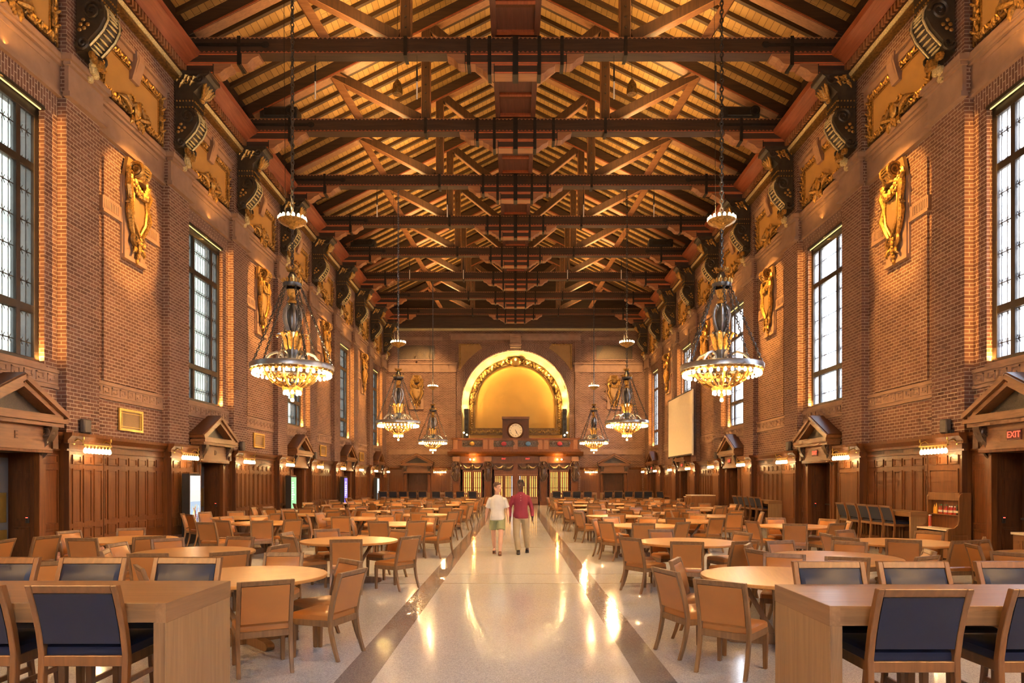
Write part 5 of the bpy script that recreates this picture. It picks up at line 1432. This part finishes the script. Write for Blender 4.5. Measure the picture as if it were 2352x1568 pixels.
counter(8.1, 9.2, 31.4, 32.4, 1.14, 'taller oak service stand with pale top, farther right wall')
# digital signs by the left doors
def kiosk(y, zt, mat_, label):
    t = thing('digital_sign', label, 'sign', (-9.24, y, 0), 0, 'digital signs along the left wall')
    b = MB(); b.box(-.22, 0, 0, .70, 0, zt, 'black_plastic'); b.build('cabinet', t, smooth=False, bevel=.008)
    b = MB(); b.box(-.20, -.02, .05, .65, zt, zt+.035, 'oak_orange'); b.build('top_cap', t, smooth=False)
    b = MB(); b.box(0, .006, .04, .66, .55, zt-.06, mat_); s_ = b.build('screen', t, smooth=False)
    return t, s_
glow('screen_white', (.62, .72, .86), .55); glow('screen_green', (.16, .55, .30), .9); glow('screen_violet', (.16, .14, .85), 1.1); glow('screen_sky', (.45, .75, .85), 1.)
glow('screen_text', (.85, .93, .9), 1.); glow('screen_leaf', (.55, .5, .12), .8); glow('screen_blue', (.25, .45, .75), .6)
for y, m_, lb in ((19.35, 'screen_white', 'lit white digital sign with plant picture by the second left door'), (28.1, 'screen_green', 'green digital sign by the third left door'),
                  (36.85, 'screen_violet', 'violet digital sign by the fourth left door'), (45.6, 'screen_sky', 'pale blue digital sign by the farthest left door')):
    t, s_ = kiosk(y, 2.0, m_, lb)
    b = MB(); rr = random.Random(int(y))
    if m_ == 'screen_white':
        b.box(.006, .009, .05, .65, .56, 1.20, 'screen_blue')
        for i in range(16): b.bar((.010, .1+rr.random()*.5, .58), (.010, .1+rr.random()*.5, .85+rr.random()*.3), .002, .018, rr.choice(('screen_leaf', 'screen_text', 'hot_sauce')), (1, 0, 0))
        for i in range(3): b.box(.006, .009, .12, .58-.05*i, 1.62+i*.09, 1.65+i*.09, 'screen_text')
    else:
        for i in range(8): b.box(.006, .009, .10, .22+rr.random()*.35, 1.0+i*.1, 1.04+i*.1, 'screen_text')
    b.build('screen_graphics', s_, smooth=False)
# projection screen
t = thing('projection_screen', 'large blank projection screen hanging before the right wall', 'screen', (9.35, 36.1, 3.15))
b = MB(); b.box(-.01, .01, .06, 5.6, .1, 3.45, 'screen_fabric'); b.build('screen_fabric', t, smooth=False)
b = MB(); b.box(-.02, .06, -.02, .06, 0, 3.5, 'white_paint'); b.box(-.02, .06, 5.6, 5.68, 0, 3.5, 'black_plastic'); b.box(-.02, .06, 0, 5.65, 3.45, 3.52, 'black_plastic'); b.box(-.02, .06, 0, 5.65, .03, .1, 'black_plastic'); b.build('screen_frame', t, smooth=False)
for y in (.8, 4.8):
    b = MB(); b.tube([(.02, y, 3.5), (.02, y, 6.85)], .012, 5, 'iron'); b.build('hanging_cable', t)
# projectors and pendant floods in the roof
for i, (x, k) in enumerate(((-8.2, 3), (8.0, 3), (-8.2, 6), (8.0, 6))):
    t = thing('roof_projector', 'black projector lying on a roof beam, %s %s' % (('nearer', 'farther')[i//2], S(x)), 'projector', (x, py(k-1)+PIER/2, Z_TIE1), 0, 'projectors on the tie beams')
    b = MB(); b.box(-.75, .55, -.2, .35, .02, .42, 'black_plastic'); b.box(-.6, .4, -.24, -.2, .08, .36, 'iron'); b.build('housing', t, smooth=False, bevel=.03)
    b = MB(); b.lathe([(.15, 0), (.17, .12), (.12, .13), (.1, .09), (.002, .09)], 16, 'iron', M=Matrix.Translation((.35, -.2, .22)) @ Matrix.Rotation(PI/2, 4, 'X')); b.build('lens', t)
for i, (x, y, z) in enumerate(((-3.7, 21.4, 13.9), (3.65, 21.4, 13.9))):
    t = thing('pendant_flood', 'small green pendant flood lamp hanging behind the first roof beam, %s' % S(x), 'lamp', (x, y, z), 0, 'pendant flood lamps')
    b = MB(); b.lathe([(.05, .45), (.14, .30), (.17, .05), (.15, 0), (.02, .03)], 14, 'gilt_dark'); b.build('shade', t)
    b = MB(); b.tube([(0, 0, .45), (0, 0, 3.9)], .008, 4, 'iron'); b.build('cord', t)

for k in (1, 3, 5):
    for x in (-5.75, -2.83, 2.83, 5.75):
        t = thing('hanging_microphone', 'slim microphone rod hanging under the %s roof beam in view, %s %s' % (ORD[k-1], 'outer' if abs(x) > 4 else 'inner', S(x)), 'microphone', (x, py(k)+PIER/2-.1, Z_TIE0-1.25), 0, 'hanging microphones')
        b = MB(); b.tube([(0, 0, .0), (0, 0, .5)], .022, 6, 'white_paint'); b.build('microphone_body', t)
        b = MB(); b.tube([(0, 0, .5), (0, 0, .95)], .028, 6, 'black_plastic'); b.tube([(0, 0, .95), (0, 0, 1.26)], .006, 4, 'iron'); b.build('cable', t)
# ------------------------------------------------------------------ two people walking up the aisle
def ell(c, rx, ry, n=14, rot=0., pw=2.4):
    out = []
    for k in range(n):
        q = 2*PI*k/n; a, b = math.cos(q), math.sin(q)
        a = math.copysign(abs(a)**(2/pw), a); b = math.copysign(abs(b)**(2/pw), b)
        x, y = a*rx, b*ry; out.append((c[0]+x*math.cos(rot)-y*math.sin(rot), c[1]+x*math.sin(rot)+y*math.cos(rot), c[2]))
    return out
def remesh(o, vox, sm=4):
    m = o.modifiers.new('weld', 'REMESH'); m.mode = 'VOXEL'; m.voxel_size = vox; m.use_smooth_shade = True
    s_ = o.modifiers.new('soften', 'SMOOTH'); s_.factor = .5; s_.iterations = sm
    return o
def limb(mb, pts, rs, m, n=10): mb.tube(pts, rs, n, m); [mb.ball(p, r*.98, m, 10, 8) for p, r in list(zip(pts, rs))[1:-1]]
def person(label, loc, H, skin, hair, rz, head_turn, arms, legs, cloth):
    """looks along -y (towards the camera) before RZ; s scales a 1.78 m figure"""
    t = thing('person', label, 'person', loc, rz)
    k = H/1.78
    t.scale = (k, k, k)
    body = MB()
    hipz = .93
    # legs: (hip, knee, ankle, toe dir)
    for (hip, kn, an) in legs:
        limb(body, [hip, tuple((hip[i]*.45+kn[i]*.55) for i in range(3)), kn, tuple(kn[i]*.62+an[i]*.38 for i in range(3)), an], [.088, .073, .056, .056, .036], skin)
        body.ball((an[0], an[1]-.06, an[2]-.045), (.042, .11, .035), skin, 10, 6)
    body.loft([ell((0, .01, z), rx, ry) for z, rx, ry in ((.86, .12, .10), (.94, .165, .115), (1.04, .15, .105), (1.16, .14, .095), (1.28, .150, .095), (1.36, .145, .085), (1.41, .115, .07), (1.45, .07, .06), (1.48, .05, .05))], skin)
    body.tube([(0, .015, 1.44), (0, .0, 1.52), (0, -.012, 1.60)], [.065, .056, .055], 10, skin)
    fing = MB()
    for sg, (sh, el, wr, hd) in arms:
        limb(body, [sh, tuple((sh[i]+el[i])/2 for i in range(3)), el, tuple(el[i]*.6+wr[i]*.4 for i in range(3)), wr], [.045, .045, .039, .038, .026], skin)
        # palm, four fingers and a thumb hanging down, slightly curled
        d = Vector(hd).normalized(); side = Vector((0, 1, 0)); side = (side-d*side.dot(d)).normalized(); inn = d.cross(side)*(1 if sg > 0 else -1)
        w_ = Vector(wr); pc = w_+d*.05
        body.loft([[w_+d*a+side*(b_*math.cos(q))+inn*(c_*math.sin(q)) for q in (2*PI*j/8 for j in range(8))] for a, b_, c_ in ((-.01, .026, .018), (.03, .037, .018), (.07, .040, .016), (.092, .036, .012))], skin)
        for j, L in enumerate((.068, .080, .075, .058)):
            b0 = w_+d*.085+side*(-.030+.020*j)
            body.tube([b0, b0+d*L*.4+inn*.006, b0+d*L*.75+inn*.018, b0+d*L+inn*.034], [.0095, .009, .0085, .006], 6, skin)
        tb = w_+d*.025-side*.03
        body.tube([tb, tb-side*.022+d*.03+inn*.01, tb-side*.026+d*.062+inn*.018], [.012, .0105, .007], 6, skin)
    bo = body.build('body', t); remesh(bo, .0085, 3)
    # head
    hm = Matrix.Translation((0, -.018, 1.568)) @ Matrix.Rotation(head_turn, 4, 'Z')
    h = MB()
    h.loft([ell((0, y, z), rx, ry, 18, 0, 2.15) for z, y, rx, ry in ((-.02, -.035, .035, .045), (.005, -.03, .052, .07), (.035, -.02, .064, .086), (.07, -.008, .071, .094), (.11, 0, .075, .098), (.15, .006, .076, .099), (.185, .01, .068, .09), (.21, .012, .045, .062), (.222, .012, .015, .02))], skin, M=hm)
    h.loft([ell((0, -.102+dy, z), r*.8, r, 8, 0, 2) for z, dy, r in ((.118, .012, .006), (.095, .004, .010), (.078, -.008, .014), (.068, -.004, .013), (.062, .008, .008))], skin, M=hm)
    for sg in (-1, 1):
        h.ball((sg*.076, .012, .095), (.010, .022, .032), skin, 8, 6, M=hm); h.ball((sg*.03, -.085, .055), (.022, .018, .022), skin, 8, 6, M=hm)
        h.ball((sg*.03, -.088, .128), (.024, .012, .010), skin, 8, 6, M=hm)
    hd = h.build('head', t); remesh(hd, .006, 2)
    for sg in (-1, 1):
        e = MB(); e.ball((sg*.031, -.088, .108), (.013, .009, .008), 'eye_white', 10, 8, M=hm); eo = e.build('eye', hd)
        e = MB(); e.ball((sg*.031, -.0965, .108), (.006, .003, .006), 'hair_black', 8, 6, M=hm); e.build('iris', eo) if False else None
        e = MB(); e.ball((sg*.031, -.0955, .108), (.0062, .003, .0062), 'hair_black', 8, 6, M=hm); e.build('pupil', hd)
        e = MB(); e.tube([(sg*.014, -.099, .125), (sg*.032, -.099, .131), (sg*.050, -.088, .126)], [.004, .005, .003], 5, hair, M=hm); e.build('eyebrow', hd)
    e = MB(); e.tube([(-.024, -.090, .034), (-.01, -.0995, .036), (0, -.101, .035), (.01, -.0995, .036), (.024, -.090, .034)], [.003, .007, .0065, .007, .003], 6, 'lips', M=hm); e.build('mouth', hd)
    hr = MB(); hr.loft([ell((0, y, z), rx, ry, 18, 0, 2.2) for z, y, rx, ry in ((.075, .045, .070, .062), (.11, .035, .080, .078), (.145, .020, .084, .098), (.185, .012, .078, .102), (.215, .012, .060, .080), (.235, .014, .03, .04))], hair, M=hm)
    for sg in (-1, 1): hr.ball((sg*.074, -.01, .115), (.008, .022, .04), hair, 8, 6, M=hm)
    rr = random.Random(3)
    for i in range(26):
        q = rr.uniform(0, 2*PI); z = rr.uniform(.16, .225); r = .07*(1-((z-.15)/.1)**2*.6)
        hr.ball((r*math.cos(q), .014+r*1.25*math.sin(q), z), .018, hair, 6, 4, M=hm)
    remesh(hr.build('hair', t), .006, 1)
    for nm, fn, vox in cloth:
        mb = MB(); fn(mb); o = mb.build(nm, t); remesh(o, vox, 9 if 'sh' in nm and nm != 'shoes' else 4)
    return t
def sleeve(mb, pts, rs, m): limb(mb, pts, rs, m)
TORSO = ((1.0, .172, .126), (1.08, .166, .122), (1.18, .170, .122), (1.28, .186, .126), (1.34, .190, .122), (1.385, .182, .112), (1.42, .158, .100), (1.45, .118, .086), (1.475, .085, .074), (1.49, .07, .066))
# man in white t-shirt: his right arm (image left) swings back, left leg forward
armsA = [(-1, ((-.178, .0, 1.365), (-.255, .08, 1.11), (-.29, .13, .89), (0, .05, -1))), (1, ((.178, .0, 1.365), (.25, .03, 1.11), (.27, -.08, .90), (0, -.1, -1)))]
legsA = [((-.095, .0, .90), (-.10, .10, .50), (-.085, .30, .135)), ((.095, .0, .90), (.085, -.12, .49), (.07, -.17, .085))]
def shirtA(mb):
    mb.loft([ell((0, .008, z), rx, ry) for z, rx, ry in ((.855, .200, .150), (.95, .190, .142))+TORSO[1:]], 'white_cotton')
    for sg, (sh, el, wr, _) in armsA:
        q = [tuple(sh[i]*(1-u)+el[i]*u for i in range(3)) for u in (-.1, .1, .4, .78)]; mb.tube(q, [.055, .066, .070, .076], 12, 'white_cotton'); mb.ball((sh[0], sh[1], sh[2]-.01), .068, 'white_cotton', 12, 10)
def shortsA(mb):
    mb.loft([ell((0, .008, z), rx, ry) for z, rx, ry in ((.83, .175, .125), (.92, .182, .132), (1.02, .168, .122))], 'green_cotton')
    for hip, kn, an in legsA:
        q = [tuple(hip[i]*(1-u)+kn[i]*u for i in range(3)) for u in (-.05, .35, .68)]; mb.tube(q, [.105, .108, .112], 12, 'green_cotton')
def shoes(legs, m, angs):
    def fn(mb):
        for (hip, kn, an), a in zip(legs, angs):
            M_ = Matrix.Translation((an[0], an[1], an[2]-.085 if a < .3 else an[2]-.11)) @ Matrix.Rotation(a, 4, 'X')
            mb.loft([ell((0, y, z), rx, ry, 12, 0, 2.3) for z, y, rx, ry in ((.0, -.075, .046, .135), (.022, -.075, .048, .138), (.05, -.06, .046, .12), (.075, -.02, .042, .07), (.098, .01, .040, .052))], m, M=M_)
    return fn
person('person in white t-shirt and green shorts walking, looking to their left', (-.44, 16.6, 0), 1.74, 'skin_light', 'hair_brown', 0, rad(52), armsA, legsA,
       [('t_shirt', shirtA, .012), ('shorts', shortsA, .012), ('shoes', shoes(legsA, 'brown_leather', (.42, 0.)), .008)])
armsB = [(-1, ((-.18, .0, 1.365), (-.27, .03, 1.13), (-.265, -.05, .87), (.03, -.05, -1))), (1, ((.18, .0, 1.365), (.27, .05, 1.11), (.285, -.02, .88), (0, -.05, -1)))]
legsB = [((-.095, .0, .90), (-.105, -.12, .49), (-.06, -.15, .085)), ((.095, .0, .90), (.13, .06, .50), (.16, .26, .13))]
def shirtB(mb):
    mb.loft([ell((0, .008, z), rx, ry) for z, rx, ry in ((.855, .198, .148), (.95, .188, .140))+TORSO[1:]], 'maroon')
    mb.tube([(0, .012, 1.47), (0, .004, 1.515)], [.075, .066], 12, 'maroon')
    for sg, (sh, el, wr, _) in armsB:
        limb(mb, [sh, tuple((sh[i]+el[i])/2 for i in range(3)), el, tuple(el[i]*.5+wr[i]*.5 for i in range(3)), tuple(el[i]*.08+wr[i]*.92 for i in range(3))], [.060, .060, .055, .051, .045], 'maroon'); mb.ball((sh[0], sh[1], sh[2]-.01), .066, 'maroon', 12, 10)
def trousersB(mb):
    mb.loft([ell((0, .008, z), rx, ry) for z, rx, ry in ((.83, .172, .122), (.92, .18, .13), (1.02, .165, .12))], 'khaki')
    for hip, kn, an in legsB:
        limb(mb, [hip, tuple((hip[i]*.5+kn[i]*.5) for i in range(3)), kn, tuple(kn[i]*.5+an[i]*.5 for i in range(3)), (an[0], an[1], an[2]+.01)], [.104, .096, .083, .078, .072], 'khaki')
pb = person('person in maroon shirt and khaki trousers walking beside the white t-shirt', (.13, 16.85, 0), 1.80, 'skin_dark', 'hair_black', 0, rad(-4), armsB, legsB,
       [('shirt', shirtB, .012), ('trousers', trousersB, .012), ('shoes', shoes(legsB, 'black_leather', (0., .42)), .008)])
b = MB()
for z in (1.42, 1.36, 1.30): b.ball((.0, -.128, z), (.008, .005, .008), 'label_cream', 6, 4)
b.build('button', pb)

# ------------------------------------------------------------------ light
WARM = (1., .56, .20); GOLD = (1., .61, .21); AMBER = (1., .46, .09)
def area(name, loc, d, sx, sy, e, col, spread=180, shape='RECTANGLE'):
    l = bpy.data.lights.new(name, 'AREA'); l.shape = shape; l.size = sx
    if shape in ('RECTANGLE', 'ELLIPSE'): l.size_y = sy
    l.energy = e; l.color = col; l.spread = rad(spread)
    o = bpy.data.objects.new(name, l); COL.objects.link(o); o.location = loc
    o.rotation_euler = Vector(d).to_track_quat('-Z', 'Y').to_euler(); return o
def point(name, loc, e, col, r=.1):
    l = bpy.data.lights.new(name, 'POINT'); l.energy = e; l.color = col; l.shadow_soft_size = r
    o = bpy.data.objects.new(name, l); COL.objects.link(o); o.location = loc; return o
def spot(name, loc, d, e, col, ang, r=.1, blend=.6):
    l = bpy.data.lights.new(name, 'SPOT'); l.energy = e; l.color = col; l.shadow_soft_size = r; l.spot_size = rad(ang); l.spot_blend = blend
    o = bpy.data.objects.new(name, l); COL.objects.link(o); o.location = loc
    o.rotation_euler = Vector(d).to_track_quat('-Z', 'Y').to_euler(); return o
KC, KS, KR, KW, KF, KA, KD = 340, 15, 185, 24, 950, 60, 18.
for x, y, z in CHAND:
    for i in range(4):
        q = PI/4+PI/2*i; point('chandelier_bulb_light', (x+.84*math.cos(q), y+.84*math.sin(q), z-.27), KC*.62, WARM, .03)
    point('coronet_bulb_light', (x-.2, y-.25, z+3.42), KC*.5, WARM, .03)
for x, y, z in SCONCES: area('sconce_light', (x, y, z-.10), (0, 0, -1), 1.0, .06, KS, GOLD) if False else point('sconce_light', (x, y, z-.08), KS, GOLD, .03)
for k in range(-1, K1):
    y = py(k)+PIER/2+PITCH/2
    for sg in (-1, 1):
        area('roof_uplight', (sg*4.6, y, 14.5), (sg*-.05, 0, 1), 3.2, 1.2, KR, GOLD)
    area('ridge_uplight', (0, y, 15.9), (0, 0, 1), 1.2, 2.5, KR*.35, (1., .78, .36))
    # floods on the trusses washing the walls and the floor
    for sg in (-1, 1):
        c = (py(k)+PIER+py(k+1))/2
        if not is_window(k):
            spot('wall_flood', (sg*3.2, c, 13.9), (sg*6.7, 0, -5.3), KF*8., AMBER, 21, .12, .35)
            spot('wall_flood', (sg*3.2, c, 13.9), (sg*6.7, 0, -8.3), KF*4.6, AMBER, 19, .12, .6)
        spot('tablet_flood', (sg*3.2, c, 13.9), (sg*6.7, 0, -2.1), KF*1.2, AMBER, 25, .12, .5)
        spot('floor_flood', (sg*2.2, y, 14.0), (sg*2.0, 0, -14), KF*1.5, GOLD, 62, .2)
# linear lamps at the window reveals
for s in (-1, 1):
    for k in range(-1, K1):
        if not is_window(k): continue
        c = (py(k)+PIER+py(k+1))/2
        for q in (-1, 1):
            area('reveal_light', (s*9.96, c+q*1.12, WZ0+.06), (-s*.1, q*.22, 1), .10, .10, KW*.5, AMBER, 120)
            if q > 0:                    # linear lamps standing in the far jamb and in the angle of the pier
                area('jamb_strip_light', (s*9.965, c+.98, WZ0+2.6), (0, 1, 0), .03, 5.0, KW*.5, AMBER, 150)
                area('pier_strip_light', (s*9.83, c+1.42, WZ0+2.75), (0, 1, 0), .03, 5.3, KW*.55, AMBER, 150)
        area('ledge_light', (s*9.79, c, 10.20), (-s*.15, 0, 1), .03, 3.0, KW*.9, AMBER)
        area('window_head_light', (s*9.95, c, WZ1-.04), (-s*.5, 0, -1), .06, 2.2, KW*.4, AMBER)
# arch cove
for i in range(13):
    q = PI*(i+.0)/12
    point('arch_cove_light', (3.72*math.cos(q), YE+.5, AC-.2+3.72*math.sin(q)), KA*.72, (1., .70, .24), .03)
for sg in (): spot('lunette_light', (sg*2.9, YE-.9, 5.1), (-sg*2.2, 2.0, 3.2), KA*9, (1., .72, .25), 80, .1)
for sg in (-1, 1):
    spot('porch_fill', (sg*3., YP-3., 8.), (0, 3., -5.), KA*16, AMBER, 60, .1)  # added warm spots with no fixture, to brighten the porch
    spot('porch_fill', (sg*2.2, YP-7., 13.7), (0, 7., -11.), KA*34, AMBER, 34, .1)
    point('porch_lamp_light', (sg*3.05, YP-.35, 3.36), 70, AMBER, .05)
    spot('end_flood', (sg*6.5, YP-6, 13.6), (sg*.8, 8.3, -5.2), KF*5.0, WARM, 46, .1)
    spot('end_flood', (sg*6.5, YP-8, 13.6), (sg*.6, 10., -11.2), KF*3.5, AMBER, 40, .1)
# daylight
wld = bpy.data.worlds.new('daylight'); scene.world = wld; wld.use_nodes = True
nt = wld.node_tree; bg = nt.nodes['Background']
tc = node(nt, 'ShaderNodeTexCoord'); sp = node(nt, 'ShaderNodeSeparateXYZ'); nt.links.new(tc.outputs['Generated'], sp.inputs[0])
nt.links.new(ramp(nt, sp.outputs['Z'], [(.0, (.62, .60, .55)), (.08, (.80, .86, .95)), (.6, (.66, .80, 1.))]), bg.inputs['Color'])
bg.inputs['Strength'].default_value = 2.2*KD
def portal(loc, d, sx, sy):
    o = area('window_portal', loc, d, sx, sy, 1, (1, 1, 1)); o.data.cycles.is_portal = True
for s in (-1, 1):
    for k in range(K0, K1):
        if is_window(k): portal((s*10.4, (py(k)+PIER+py(k+1))/2, (WZ0+WZ1)/2), (-s, 0, 0), WZ1-WZ0, 2.4)
portal((0, Y_BACK-.2, 7.3), (0, 1, 0), 6.8, 7.4)

# ------------------------------------------------------------------ camera and view
cam = bpy.data.cameras.new('camera'); cam.lens = 24; cam.sensor_width = 36; cam.clip_start = .05; cam.clip_end = 200
cam.shift_x = -(PX0-1176)/2352; cam.shift_y = (PY0-784)/2352
co = bpy.data.objects.new('camera', cam); COL.objects.link(co); co.location = (0, 0, CAM_Z); co.rotation_euler = (PI/2, 0, 0)
scene.camera = co
scene.view_settings.view_transform = 'Standard'; scene.view_settings.look = 'None'; scene.view_settings.exposure = .30; scene.view_settings.gamma = 1.
scene.view_settings.use_curve_mapping = False
cy = scene.cycles
cy.max_bounces = 4; cy.diffuse_bounces = 3; cy.glossy_bounces = 2; cy.transmission_bounces = 3; cy.transparent_max_bounces = 6
cy.use_denoising = True; cy.sample_clamp_indirect = 4.; cy.caustics_reflective = False; cy.caustics_refractive = False
cy.use_light_tree = True; cy.blur_glossy = .5; cy.use_adaptive_sampling = True; cy.adaptive_threshold = .18; cy.adaptive_min_samples = 10
scene.render.use_persistent_data = False
